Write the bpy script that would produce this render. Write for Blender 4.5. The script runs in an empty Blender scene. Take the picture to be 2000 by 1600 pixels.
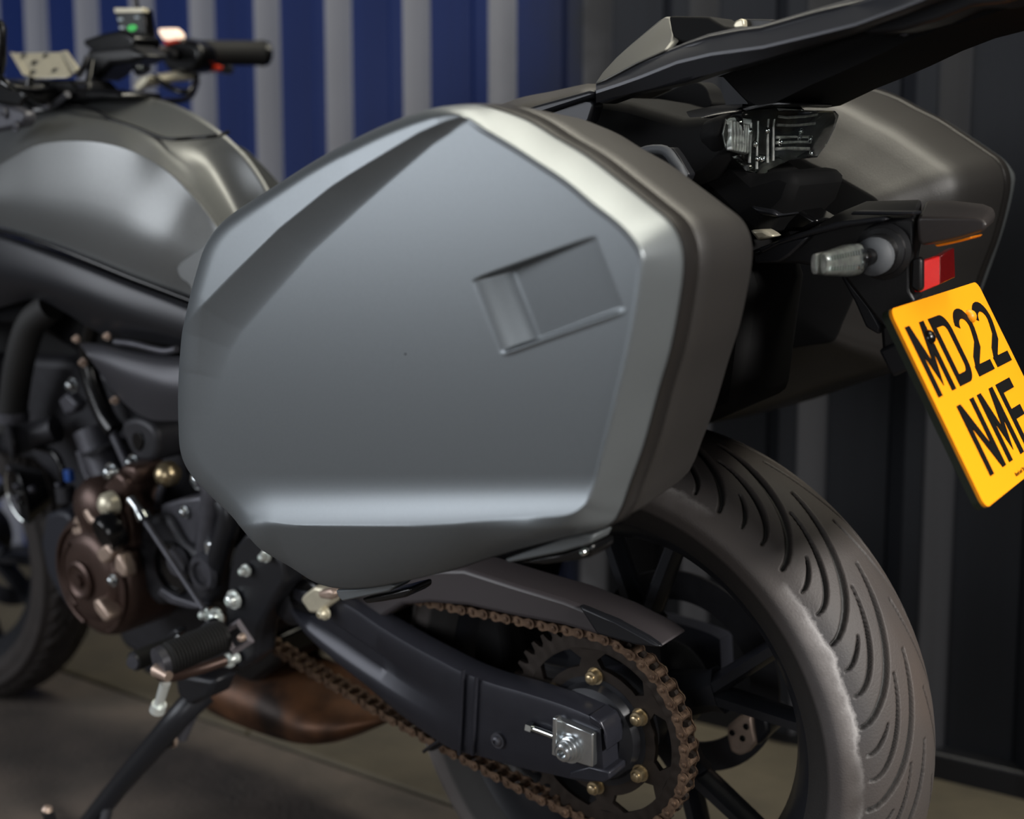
import bpy, bmesh, math, random
import numpy as np
from mathutils import Vector, Matrix
random.seed(7)
D = bpy.data
SC = bpy.context.scene
COL = SC.collection

# ------------------------------------------------------------------ camera, world, lights, exposure
F = 2400.0                                   # focal length in pixels of a 2000 px wide frame
CAM = np.array([.688, -1.174, .785]); YAW = .654; PITCH = .114
FW = np.array([-math.sin(YAW)*math.cos(PITCH), math.cos(YAW)*math.cos(PITCH), -math.sin(PITCH)])
RT = np.array([math.cos(YAW), math.sin(YAW), 0.0]); UP = np.cross(RT, FW)
cd = D.cameras.new('camera'); co = D.objects.new('camera', cd); COL.objects.link(co)
co.matrix_world = Matrix(((RT[0], UP[0], -FW[0], CAM[0]), (RT[1], UP[1], -FW[1], CAM[1]), (RT[2], UP[2], -FW[2], CAM[2]), (0, 0, 0, 1)))
cd.sensor_width = 36; cd.lens = 36*F/2000; cd.clip_start = .02; cd.clip_end = 60
cd.dof.use_dof = True; cd.dof.focus_distance = 1.16; cd.dof.aperture_fstop = 2.9
SC.camera = co
SC.view_settings.view_transform = 'Standard'; SC.view_settings.look = 'None'
SC.view_settings.gamma = 1; SC.view_settings.use_curve_mapping = False
SC.view_settings.exposure = 0.0
w = D.worlds.new('world'); SC.world = w; w.use_nodes = True
w.node_tree.nodes['Background'].inputs[0].default_value = (.55, .62, .75, 1)
w.node_tree.nodes['Background'].inputs[1].default_value = .045

def area(name, loc, target, sx, sy, power, col, spread=180):
    l = D.lights.new(name, 'AREA'); l.shape = 'RECTANGLE'; l.size = sx; l.size_y = sy; l.energy = power; l.color = col
    l.spread = math.radians(spread)
    o = D.objects.new(name, l); COL.objects.link(o); o.location = loc
    o.rotation_euler = (Vector(target)-Vector(loc)).to_track_quat('-Z', 'Y').to_euler()
    return o
area('overhead_light', (.35, .42, 2.6), (.1, -.35, .6), 3.2, .9, 62, (1.0, .95, .80), 150)
area('yard_light', (-2.2, -3.0, 1.42), (-.3, -.3, .8), 2.4, 1.6, 76, (.92, .95, 1.0))
area('rear_fill_light', (2.9, -.5, 1.75), (.3, -.42, .42), .8, .5, 8.5, (1.0, .965, .92), 42)  # fill added behind the bike to brighten plate and tyre
area('camera_side_fill', (1.1, -3.3, .62), (.05, -.35, .72), .9, 1.1, 19, (.97, .98, 1.0))  # soft fill added behind the camera to brighten the lid recess

# ------------------------------------------------------------------ materials
def lin(c):
    c = c/255.0
    return c/12.92 if c <= .04045 else ((c+.055)/1.055)**2.4
MATS = {}
def mat(name, rgb, rough=.5, metal=0.0, spec=.5, trans=0.0, coat=0.0, noise=0.0, nscale=40, bump=0.0, bscale=300, rgb2=None, ior=1.45, emit=None):
    m = D.materials.new(name); m.use_nodes = True; nt = m.node_tree; b = nt.nodes['Principled BSDF']
    c = tuple(lin(v) for v in rgb)+(1,)
    b.inputs['Base Color'].default_value = c; b.inputs['Roughness'].default_value = rough
    b.inputs['Metallic'].default_value = metal; b.inputs['Specular IOR Level'].default_value = spec
    b.inputs['Transmission Weight'].default_value = trans; b.inputs['Coat Weight'].default_value = coat; b.inputs['IOR'].default_value = ior
    if emit: b.inputs['Emission Color'].default_value = c; b.inputs['Emission Strength'].default_value = emit
    tc = nt.nodes.new('ShaderNodeTexCoord')
    if noise or rgb2:
        n = nt.nodes.new('ShaderNodeTexNoise'); n.inputs['Scale'].default_value = nscale; n.inputs['Detail'].default_value = 5
        nt.links.new(tc.outputs['Object'], n.inputs['Vector'])
        r = nt.nodes.new('ShaderNodeValToRGB'); r.color_ramp.elements[0].position = .35; r.color_ramp.elements[1].position = .68
        c2 = tuple(lin(v) for v in rgb2)+(1,) if rgb2 else tuple(min(1, v*(1+noise)) for v in c[:3])+(1,)
        c1 = c if rgb2 else tuple(v*(1-noise) for v in c[:3])+(1,)
        r.color_ramp.elements[0].color = c1; r.color_ramp.elements[1].color = c2
        nt.links.new(n.outputs['Fac'], r.inputs['Fac']); nt.links.new(r.outputs['Color'], b.inputs['Base Color'])
    if bump:
        n2 = nt.nodes.new('ShaderNodeTexNoise'); n2.inputs['Scale'].default_value = bscale; n2.inputs['Detail'].default_value = 3
        nt.links.new(tc.outputs['Object'], n2.inputs['Vector'])
        bp = nt.nodes.new('ShaderNodeBump'); bp.inputs['Strength'].default_value = bump; bp.inputs['Distance'].default_value = .002
        nt.links.new(n2.outputs['Fac'], bp.inputs['Height']); nt.links.new(bp.outputs['Normal'], b.inputs['Normal'])
    MATS[name] = m
    return m
GREY = mat('satin_grey_paint', (112, 117, 120), .38, .6, noise=.02, nscale=400)
TANKM = mat('matt_grey_tank_paint', (108, 110, 110), .38, .6, noise=.03, nscale=300)
CASEB = mat('dark_grained_plastic', (36, 34, 33), .46, 0, .6, bump=.12, bscale=900)
BLACK = mat('black_plastic', (16, 16, 18), .42, 0, .5, bump=.05, bscale=600)
SATIN = mat('satin_black_metal', (33, 34, 38), .36, .3, .5)
GLOSS = mat('gloss_black', (9, 9, 10), .22, 0, .5)
RUBBER = mat('rubber', (20, 20, 20), .7, bump=.2, bscale=500)
ARM = mat('swingarm_black_paint', (42, 43, 50), .32, .35, noise=.05, nscale=60)
ENG = mat('engine_dark_grey', (42, 42, 46), .5, .4, noise=.15, nscale=50)
ENGL = mat('engine_mid_grey', (70, 70, 76), .45, .4, noise=.12, nscale=60)
BROWN = mat('brown_engine_cover', (74, 58, 52), .38, .6, noise=.08, nscale=80)
BROWNL = mat('bare_bronze_boss', (176, 156, 142), .42, .6, noise=.08, nscale=80)
STEEL = mat('bright_steel', (190, 194, 196), .22, .95, noise=.08, nscale=120)
CHROME = mat('chrome', (225, 230, 228), .08, 1.0)
WHITEM = mat('white_glare_steel', (236, 242, 238), .25, .6)  # bright reflection put into the base colour
CREAM = mat('pale_alloy', (205, 198, 176), .38, .5, noise=.06, nscale=80)
CHAINM = mat('oily_brown_chain', (128, 106, 88), .42, .7, rgb2=(78, 62, 52), nscale=160)
GOLD = mat('gold_bolt', (168, 152, 122), .3, .9, noise=.1, nscale=200)
SPROCK = mat('dark_sprocket_steel', (48, 42, 38), .5, .6, noise=.15, nscale=90)
EXH = mat('heat_stained_exhaust', (40, 30, 25), .45, .5, rgb2=(112, 76, 52), nscale=12)
YELLOW = mat('yellow_plate', (252, 155, 14), .42, 0, .4)
PRINT = mat('plate_black', (6, 5, 5), .6, spec=.2)
RED = mat('red_reflector', (205, 6, 4), .3, 0, .6, bump=.6, bscale=1400)
REDD = mat('dark_red_reflector', (90, 6, 6), .2, 0, .6, bump=.4, bscale=1400)
REDSW = mat('red_switch', (225, 60, 30), .35)
AMBER = mat('amber_lamp_lens', (230, 130, 10), .3)
GLASS = mat('clear_lens', (235, 240, 238), .05, 0, .5, trans=1.0, ior=1.35)
SEALM = mat('seal_rubber', (30, 28, 27), .34, 0, .5)
HOODM = mat('hood_plastic', (50, 46, 45), .32, 0, .5)
RAILM = mat('rail_grey_black', (58, 59, 63), .34, .3, .5)
MATTE = mat('matt_black', (10, 10, 11), .75, 0, .2)
REFL = mat('lamp_reflector', (178, 180, 176), .35, .6, noise=.3, nscale=160)
DUSTGREY = mat('grey_boot_rubber', (84, 87, 91), .6, noise=.08)
SCREEN = mat('device_screen', (38, 42, 40), .3, noise=.2, nscale=40)
GREEN = mat('green_screen_icon', (40, 170, 70), .5, emit=.35)
PALE = mat('pale_screen_text', (150, 160, 165), .5, emit=.15)
BLUEP = mat('blue_plug', (10, 60, 130), .5)
GREENP = mat('green_plug', (20, 110, 30), .5)
PINKISH = mat('sunlit_switch_cap', (255, 225, 200), .3, emit=.9)  # emission stands in for sunlight on the plastic cap
SEATM = mat('seat_vinyl', (58, 55, 50), .42, bump=.15, bscale=700)

# ------------------------------------------------------------------ bike frame helpers (bike leans on its stand)
LEAN = .092
CA, SA = math.cos(LEAN), math.sin(LEAN)
ML = np.array([[1, 0, 0], [0, CA, -SA], [0, SA, CA]])
CB = ML.T @ CAM
def at(px, py, Y):
    """Point of the bike's vertical plane y = Y (bike coordinates: x rearwards, y to its right, z up) seen at a place of the photograph."""
    px = np.asarray(px, float); py = np.asarray(py, float); Y = np.asarray(Y, float)
    d = FW + RT*((px-1000)/F)[..., None] + UP*((800-py)/F)[..., None]
    d = d @ ML
    t = (Y-CB[1])/d[..., 1]
    return CB + d*t[..., None]
def P(px, py, Y): return tuple(at(px, py, Y))
def PX(px, py, X):
    d = (FW + RT*(px-1000)/F + UP*(800-py)/F) @ ML
    return tuple(CB + d*((X-CB[0])/d[0]))

OFF = np.zeros(3)
def link(name, me, m, parent, smooth=35, bevel=0, seg=2, solid=0, subsurf=0):
    o = D.objects.new(name, me); COL.objects.link(o)
    if m: me.materials.append(m)
    if parent: o.parent = parent
    if smooth:
        me.shade_smooth()
        if smooth < 180: me.set_sharp_from_angle(angle=math.radians(smooth))
    if solid: s = o.modifiers.new('solid', 'SOLIDIFY'); s.thickness = solid; s.offset = -1
    if bevel:
        b = o.modifiers.new('bevel', 'BEVEL'); b.width = bevel; b.segments = seg; b.limit_method = 'ANGLE'; b.angle_limit = math.radians(32)
    if subsurf: s = o.modifiers.new('sub', 'SUBSURF'); s.levels = s.render_levels = subsurf
    return o
class MB:
    def __init__(s): s.v = []; s.f = []
    def add(s, vs, fs):
        n = len(s.v); s.v += [tuple(map(float, v)) for v in vs]; s.f += [tuple(i+n for i in f) for f in fs]; return s
    def loops(s, rings, closed=True, cap=True):
        n = len(rings[0]); vs = [p for r in rings for p in r]; fs = []
        for k in range(len(rings)-1):
            for i in range(n if closed else n-1):
                j = (i+1) % n
                fs.append((k*n+i, k*n+j, (k+1)*n+j, (k+1)*n+i))
        if cap: fs.append(tuple(range(n))[::-1]); fs.append(tuple((len(rings)-1)*n+i for i in range(n)))
        return s.add(vs, fs)
    def box(s, c, d, R=None):
        c = np.array(c, float); vs = []
        for sx in (-1, 1):
            for sy in (-1, 1):
                for sz in (-1, 1):
                    q = np.array([sx*d[0]/2, sy*d[1]/2, sz*d[2]/2])
                    vs.append(c + (R @ q if R is not None else q))
        return s.add(vs, [(0, 1, 3, 2), (4, 6, 7, 5), (0, 4, 5, 1), (2, 3, 7, 6), (0, 2, 6, 4), (1, 5, 7, 3)])
    def tube(s, pts, r, n=14, cap=True, closed=False):
        pts = [np.array(p, float) for p in pts]; m = len(pts)
        rs = r if hasattr(r, '__len__') else [r]*m
        up = np.array([0.13, .21, .97]); rings = []; prev = None
        for i, p in enumerate(pts):
            t = (pts[(i+1) % m]-pts[i-1]) if closed else pts[min(i+1, m-1)]-pts[max(i-1, 0)]
            t = t/np.linalg.norm(t)
            a = prev if prev is not None else up
            a = a-t*(a@t)
            if np.linalg.norm(a) < .05: a = np.array([1., 0, 0]); a = a-t*(a@t)
            a /= np.linalg.norm(a); prev = a; b = np.cross(t, a)
            rings.append([p+rs[i]*(a*math.cos(q)+b*math.sin(q)) for q in np.linspace(0, 2*math.pi, n, endpoint=False)])
        if closed: rings.append(rings[0]); cap = False
        return s.loops(rings, cap=cap)
    def lathe(s, c, prof, n=32, axis=(0, 1, 0), cap=True):
        """prof: list of (distance along axis, radius)"""
        c = np.array(c, float); ax = np.array(axis, float); ax /= np.linalg.norm(ax)
        a = np.cross(ax, [0, 0, 1.0]);
        if np.linalg.norm(a) < .1: a = np.array([1.0, 0, 0])
        a /= np.linalg.norm(a); b = np.cross(ax, a)
        rings = [[c+ax*y+max(r, 1e-5)*(a*math.cos(q)+b*math.sin(q)) for q in np.linspace(0, 2*math.pi, n, endpoint=False)] for y, r in prof]
        return s.loops(rings, cap=cap)
    def build(s, name, m, parent=None, **k):
        me = D.meshes.new(name); me.from_pydata([tuple(np.array(v)-OFF) for v in s.v], [], s.f); me.validate()
        bm = bmesh.new(); bm.from_mesh(me); bmesh.ops.recalc_face_normals(bm, faces=bm.faces); bm.to_mesh(me); bm.free()
        return link(name, me, m, parent, **k)
def crom(pts, n=6, closed=False):
    pts = [np.array(p, float) for p in pts]; m = len(pts); out = []
    rng = range(m) if closed else range(m-1)
    for i in rng:
        if closed: a, b, c, d = pts[i-1], pts[i], pts[(i+1) % m], pts[(i+2) % m]
        else: a, b, c, d = pts[max(i-1, 0)], pts[i], pts[i+1], pts[min(i+2, m-1)]
        for k in range(n):
            t = k/n
            out.append(.5*((2*b)+(c-a)*t+(2*a-5*b+4*c-d)*t*t+(-a+3*b-3*c+d)*t**3))
    if not closed: out.append(pts[-1])
    return out
def slab(name, pix, Y0, Y1, m, parent, bevel=.003, seg=2, smoothc=0, smooth=35, shift=(0, 0)):
    """A solid whose left face is the given outline at y = Y0 (or per-point Y) and that is Y1-Y0 deep."""
    pts = [P(q[0], q[1], q[2] if len(q) > 2 else Y0) for q in pix]
    if smoothc: pts = crom(pts, smoothc, True)
    th = Y1-Y0
    back = [(p[0]+shift[0], p[1]+th, p[2]+shift[1]) for p in pts]
    return MB().loops([pts, back]).build(name, m, parent, bevel=bevel, seg=seg, smooth=smooth)
def ptube(name, pix, r, m, parent, n=14, sm=5, smooth=60, ends=True):
    """A tube through photograph places, each with its own depth: (px, py, Y)."""
    pts = [P(*q) for q in pix]
    rs = r
    if sm and len(pts) > 2:
        k = len(pts); pts = crom(pts, sm)
        if hasattr(r, '__len__'): rs = list(np.interp(np.linspace(0, k-1, len(pts)), range(k), r))
    return MB().tube(pts, rs, n).build(name, m, parent, smooth=smooth)
def bolt(px, py, Y, r, parent, m=STEEL, name='bolt', h=.008, washer=True):
    c = P(px, py, Y); b = MB()
    if washer: b.lathe(c, [(0.001, r*1.45), (-.002, r*1.4)], 20)
    b.lathe(c, [(0, r*1.02), (-h*.6, r), (-h*.9, r*.8), (-h*1.02, r*.45), (-h*.7, r*.42)], 12)
    return b.build(name, m, parent, smooth=40)
def empty(name, loc=(0, 0, 0), lean=True, parent=None):
    o = D.objects.new(name, None); COL.objects.link(o); o.location = loc; o.empty_display_size = .1
    if lean: o.rotation_euler = (LEAN, 0, 0)
    if parent: o.parent = parent
    return o
def tag(o, label=None, cat=None, group=None, kind=None):
    if label: o['label'] = label
    if cat: o['category'] = cat
    if group: o['group'] = group
    if kind: o['kind'] = kind
    return o
def sub_empty(name, parent):
    o = D.objects.new(name, None); COL.objects.link(o); o.parent = parent; o.empty_display_size = .05; return o
def grid_mesh(name, V, m, parent, wrapu=False, wrapv=False, smooth=180, flip=False, mod=None):
    """V: array (nu, nv, 3)"""
    nu, nv = V.shape[:2]
    a = np.arange(nu*nv).reshape(nu, nv)
    iu = np.arange(nu if wrapu else nu-1); iv = np.arange(nv if wrapv else nv-1)
    U, W = np.meshgrid(iu, iv, indexing='ij')
    q = np.stack([a[U, W], a[(U+1) % nu, W], a[(U+1) % nu, (W+1) % nv], a[U, (W+1) % nv]], -1).reshape(-1, 4)
    if flip: q = q[:, ::-1]
    me = D.meshes.new(name); me.vertices.add(nu*nv); me.vertices.foreach_set('co', (V-OFF).astype(np.float32).ravel())
    me.loops.add(q.size); me.loops.foreach_set('vertex_index', q.ravel().astype(np.int32))
    me.polygons.add(len(q)); me.polygons.foreach_set('loop_start', np.arange(0, q.size, 4, dtype=np.int32))
    me.update(calc_edges=True); me.validate()
    return link(name, me, m, parent, smooth=smooth)
sstep = lambda x: np.clip(x, 0, 1)**2*(3-2*np.clip(x, 0, 1))
# ------------------------------------------------------------------ the setting: sheet wall and ground
def wall():
    psi, d, ph, per = .035, .673, -.707, .204
    al = np.array([math.cos(psi), math.sin(psi), 0]); nn = np.array([-math.sin(psi), math.cos(psi), 0])
    m = D.materials.new('painted_sheet_steel'); m.use_nodes = True; nt = m.node_tree; b = nt.nodes['Principled BSDF']
    tc = nt.nodes.new('ShaderNodeTexCoord'); sp = nt.nodes.new('ShaderNodeSeparateXYZ'); nt.links.new(tc.outputs['Object'], sp.inputs[0])
    n = nt.nodes.new('ShaderNodeTexNoise'); n.inputs['Scale'].default_value = 5; n.inputs['Detail'].default_value = 6; nt.links.new(tc.outputs['Object'], n.inputs['Vector'])
    # dark grey on the sheets to the right of x = -.55, blue on those to the left
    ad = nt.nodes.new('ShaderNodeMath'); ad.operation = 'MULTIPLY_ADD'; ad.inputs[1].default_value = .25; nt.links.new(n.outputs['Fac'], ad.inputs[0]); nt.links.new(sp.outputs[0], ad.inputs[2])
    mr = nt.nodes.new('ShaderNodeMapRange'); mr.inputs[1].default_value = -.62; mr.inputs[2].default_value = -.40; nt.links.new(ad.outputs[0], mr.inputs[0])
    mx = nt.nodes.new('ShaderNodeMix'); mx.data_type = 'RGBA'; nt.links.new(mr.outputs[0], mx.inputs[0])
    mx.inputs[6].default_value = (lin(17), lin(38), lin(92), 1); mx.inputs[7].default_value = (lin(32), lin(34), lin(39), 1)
    # fine vertical streaking
    mp = nt.nodes.new('ShaderNodeMapping'); mp.inputs['Scale'].default_value = (60, 60, 1.2); nt.links.new(tc.outputs['Object'], mp.inputs[0])
    n2 = nt.nodes.new('ShaderNodeTexNoise'); n2.inputs['Scale'].default_value = 1; n2.inputs['Detail'].default_value = 4; nt.links.new(mp.outputs[0], n2.inputs['Vector'])
    r2 = nt.nodes.new('ShaderNodeMapRange'); r2.inputs[3].default_value = .82; r2.inputs[4].default_value = 1.18; nt.links.new(n2.outputs['Fac'], r2.inputs[0])
    mm = nt.nodes.new('ShaderNodeVectorMath'); mm.operation = 'SCALE'; nt.links.new(mx.outputs[2], mm.inputs[0]); nt.links.new(r2.outputs[0], mm.inputs['Scale'])
    nt.links.new(mm.outputs[0], b.inputs['Base Color'])
    b.inputs['Roughness'].default_value = .55; b.inputs['Specular IOR Level'].default_value = .18
    bp = nt.nodes.new('ShaderNodeBump'); bp.inputs['Strength'].default_value = .25; bp.inputs['Distance'].default_value = .002
    n3 = nt.nodes.new('ShaderNodeTexNoise'); n3.inputs['Scale'].default_value = 160; nt.links.new(tc.outputs['Object'], n3.inputs['Vector'])
    nt.links.new(n3.outputs['Fac'], bp.inputs['Height']); nt.links.new(bp.outputs[0], b.inputs['Normal'])
    lit_slope = m.copy(); lit_slope.name = 'lit_slope_paint'; mxf = [q for q in lit_slope.node_tree.nodes if q.type == 'MIX'][0]
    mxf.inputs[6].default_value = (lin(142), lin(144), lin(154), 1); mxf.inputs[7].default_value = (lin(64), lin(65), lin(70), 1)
    root = empty('wall_back', (0, 0, 0), lean=False); tag(root, kind='structure')
    # each corrugation of the wall is a formed sheet rib: valley, rise, crest, fall
    dep, run, crest = .042, .034, .034
    # light strip centre = middle of the right-facing slope of rib k
    for k in range(-5, 14):
        c0 = (k-7)*per+ph
        prof = [(c0-run*.5-crest-run-.0, dep*.5), (c0-run*.5-crest, -dep*.5), (c0-run*.5, -dep*.5), (c0+run*.5, dep*.5), (c0+per-run*1.5-crest, dep*.5)]
        pts = []
        for i in range(len(prof)):
            pts.append(prof[i])
        rings = []
        for z in (0.02, 2.6):
            fr = [nn*(d+y)+al*x+np.array([0, 0, z]) for x, y in pts]
            bk = [nn*(d+dep*.5+.03)+al*x+np.array([0, 0, z]) for x, y in pts][::-1]
            rings.append(fr+bk)
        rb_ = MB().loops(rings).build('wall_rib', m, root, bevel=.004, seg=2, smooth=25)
        rb_.data.materials.append(lit_slope)      # paler grey on each rear-facing fall puts the side light into its colour
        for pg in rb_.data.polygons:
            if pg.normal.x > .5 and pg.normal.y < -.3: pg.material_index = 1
    # bottom rail the sheets stand on
    MB().loops([[nn*(d-.012)+al*x+np.array([0, 0, 0]), nn*(d-.012)+al*x+np.array([0, 0, .045]), nn*(d+.06)+al*x+np.array([0, 0, .045]), nn*(d+.06)+al*x+np.array([0, 0, 0])] for x in (-3.4, .62)]).build('bottom_rail', SATIN, root, bevel=.004)
wall()
def ground():
    m = D.materials.new('yard_ground'); m.use_nodes = True; nt = m.node_tree; b = nt.nodes['Principled BSDF']
    tc = nt.nodes.new('ShaderNodeTexCoord')
    n = nt.nodes.new('ShaderNodeTexNoise'); n.inputs['Scale'].default_value = 5.5; n.inputs['Detail'].default_value = 8; n.inputs['Roughness'].default_value = .62; nt.links.new(tc.outputs['Object'], n.inputs['Vector'])
    r = nt.nodes.new('ShaderNodeValToRGB'); r.color_ramp.elements[0].position = .3; r.color_ramp.elements[1].position = .7
    r.color_ramp.elements[0].color = (lin(62), lin(58), lin(54), 1); r.color_ramp.elements[1].color = (lin(96), lin(86), lin(78), 1)
    nt.links.new(n.outputs['Fac'], r.inputs[0]); nt.links.new(r.outputs[0], b.inputs['Base Color'])
    b.inputs['Roughness'].default_value = .8
    n3 = nt.nodes.new('ShaderNodeTexNoise'); n3.inputs['Scale'].default_value = 90; n3.inputs['Detail'].default_value = 6; nt.links.new(tc.outputs['Object'], n3.inputs['Vector'])
    bp = nt.nodes.new('ShaderNodeBump'); bp.inputs['Strength'].default_value = .5; bp.inputs['Distance'].default_value = .004
    nt.links.new(n3.outputs['Fac'], bp.inputs['Height']); nt.links.new(bp.outputs[0], b.inputs['Normal'])
    f = MB().box((-.5, -2.93, -.05), (10, 6.14, .1)).build('floor', m, None, smooth=0); tag(f, kind='structure')
    m2 = m.copy(); r2 = [q for q in m2.node_tree.nodes if q.type == 'VALTORGB'][0]
    r2.color_ramp.elements[0].color = (lin(62), lin(57), lin(47), 1); r2.color_ramp.elements[1].color = (lin(84), lin(77), lin(63), 1)
    # cast concrete apron along the wall, a shallow joint between its bays
    for x0, x1 in ((-5.5, -2.3), (-2.294, -.9), (-.894, .5), (.506, 4.5)):
        MB().box(((x0+x1)/2, 1.07, -.046), (x1-x0, 1.84, .1)).build('concrete_slab', m2, f, bevel=.006, smooth=30)
ground()

# ------------------------------------------------------------------ side cases
ANCH = [ # seam px, py, Y | crease px, py
 (905,205,-.36,903,226),(950,209,-.36,945,249),(1024,234,-.352,997,279),(1084,270,-.35,1052,314),(1144,306,-.35,1112,354),(1204,352,-.35,1166,399),
 (1262,398,-.35,1211,434),(1305,435,-.35,1240,465),(1325,475,-.35,1257,495),(1330,522,-.35,1258,530),(1322,590,-.35,1249,600),(1305,681,-.35,1233,685),
 (1281,765,-.35,1208,790),(1253,869,-.35,1182,890),(1225,948,-.35,1164,955),(1206,1000,-.35,1150,983),(1180,1030,-.352,1120,1000),(1100,1050,-.355,1050,1003),
 (980,1082,-.358,950,1010),(870,1117,-.36,850,1017),(760,1142,-.36,740,1021),(690,1150,-.36,660,1021),(640,1146,-.36,600,1018),(595,1126,-.36,560,1014),
 (540,1080,-.362,522,1005),(482,1020,-.365,490,992),(430,975,-.365,448,955),(388,932,-.365,408,915),(364,885,-.365,388,878),(359,820,-.365,384,818),
 (362,740,-.365,387,740),(372,660,-.365,397,664),(385,600,-.365,409,606),(400,535,-.365,424,545),(417,478,-.365,440,490),(442,438,-.365,463,458),
 (480,406,-.365,500,430),(560,356,-.365,575,381),(650,302,-.362,663,327),(760,246,-.36,768,271),(850,213,-.36,852,236)]
RIDGE = np.array([(915,226),(880,238),(835,259),(736,322),(670,365),(571,444),(482,530),(416,596),(383,642),(352,712),(335,790),(322,880)], float)
def ridge_sd(x, y):
    best = np.full(x.shape, 1e9); sg = np.ones(x.shape); tt = np.zeros(x.shape)
    L = np.concatenate([[0], np.cumsum(np.hypot(*np.diff(RIDGE, axis=0).T))])
    for i in range(len(RIDGE)-1):
        a = RIDGE[i]; d = RIDGE[i+1]-a; l2 = d@d
        t = np.clip(((x-a[0])*d[0]+(y-a[1])*d[1])/l2, 0, 1)
        qx = x-a[0]-t*d[0]; qy = y-a[1]-t*d[1]; ds = np.hypot(qx, qy)
        s = np.where(d[0]*qy-d[1]*qx > 0, 1.0, -1.0)   # +: up-left of the ridge
        u = ds < best; best = np.where(u, ds, best); sg = np.where(u, s, sg); tt = np.where(u, (L[i]+t*(L[i+1]-L[i]))/L[-1], tt)
    return best*sg, tt
def lid_h(x, y):
    h = .005*(1-((x-800)/460.)**2*.6-((y-640)/420.)**2*.6)
    d, t = ridge_sd(x, y)
    wd = np.interp(t, [0, .045, .3, .58, .8, 1], [8, 22, 58, 76, 88, 95])
    A = np.interp(t, [0, .05, .25, .66, .8, .95, 1], [.002, .006, .0115, .0105, .007, .001, 0])
    low = sstep(1+d/wd)
    # a crisp upper lip: slope starts hard at the ridge and runs out softly
    low = np.where(d < 0, np.clip(1+d/wd, 0, 1)**1.5, 1.0)
    h = h+A*np.where(d < 0, low, 1-.55*np.clip(d/95, 0, 1.3))
    # swelling above the bottom edge
    h = h+.012*np.clip((y-922-.0*(700-x))/96., 0, 1)**2.3*sstep((x-400)/150.)*sstep((1240-x)/60.)
    # wedge-shaped finger recess
    a = np.array([925, 546.]); b = np.array([1168, 459.]); c = np.array([982, 692.])
    e1 = b-a; e2 = c-a; det = e1[0]*e2[1]-e1[1]*e2[0]
    s = ((x-a[0])*e2[1]-(y-a[1])*e2[0])/det; v = (e1[0]*(y-a[1])-e1[1]*(x-a[0]))/det
    s = s+.0*v
    wed = np.where(s < .27, sstep(s/.27), np.clip((1.0-s)/.73, 0, 1)**.9)
    wed = np.where((s < 0) | (s > 1), 0, wed)
    wall_ = sstep(v/.045+.0)*sstep((1-v)/.05)
    lip = np.exp(-((v-1.01)/.022)**2)*sstep((s-.02)/.1)*sstep((1.02-s)/.15)
    h = h-.0125*wed*wall_+.0018*lip
    return h
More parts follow.
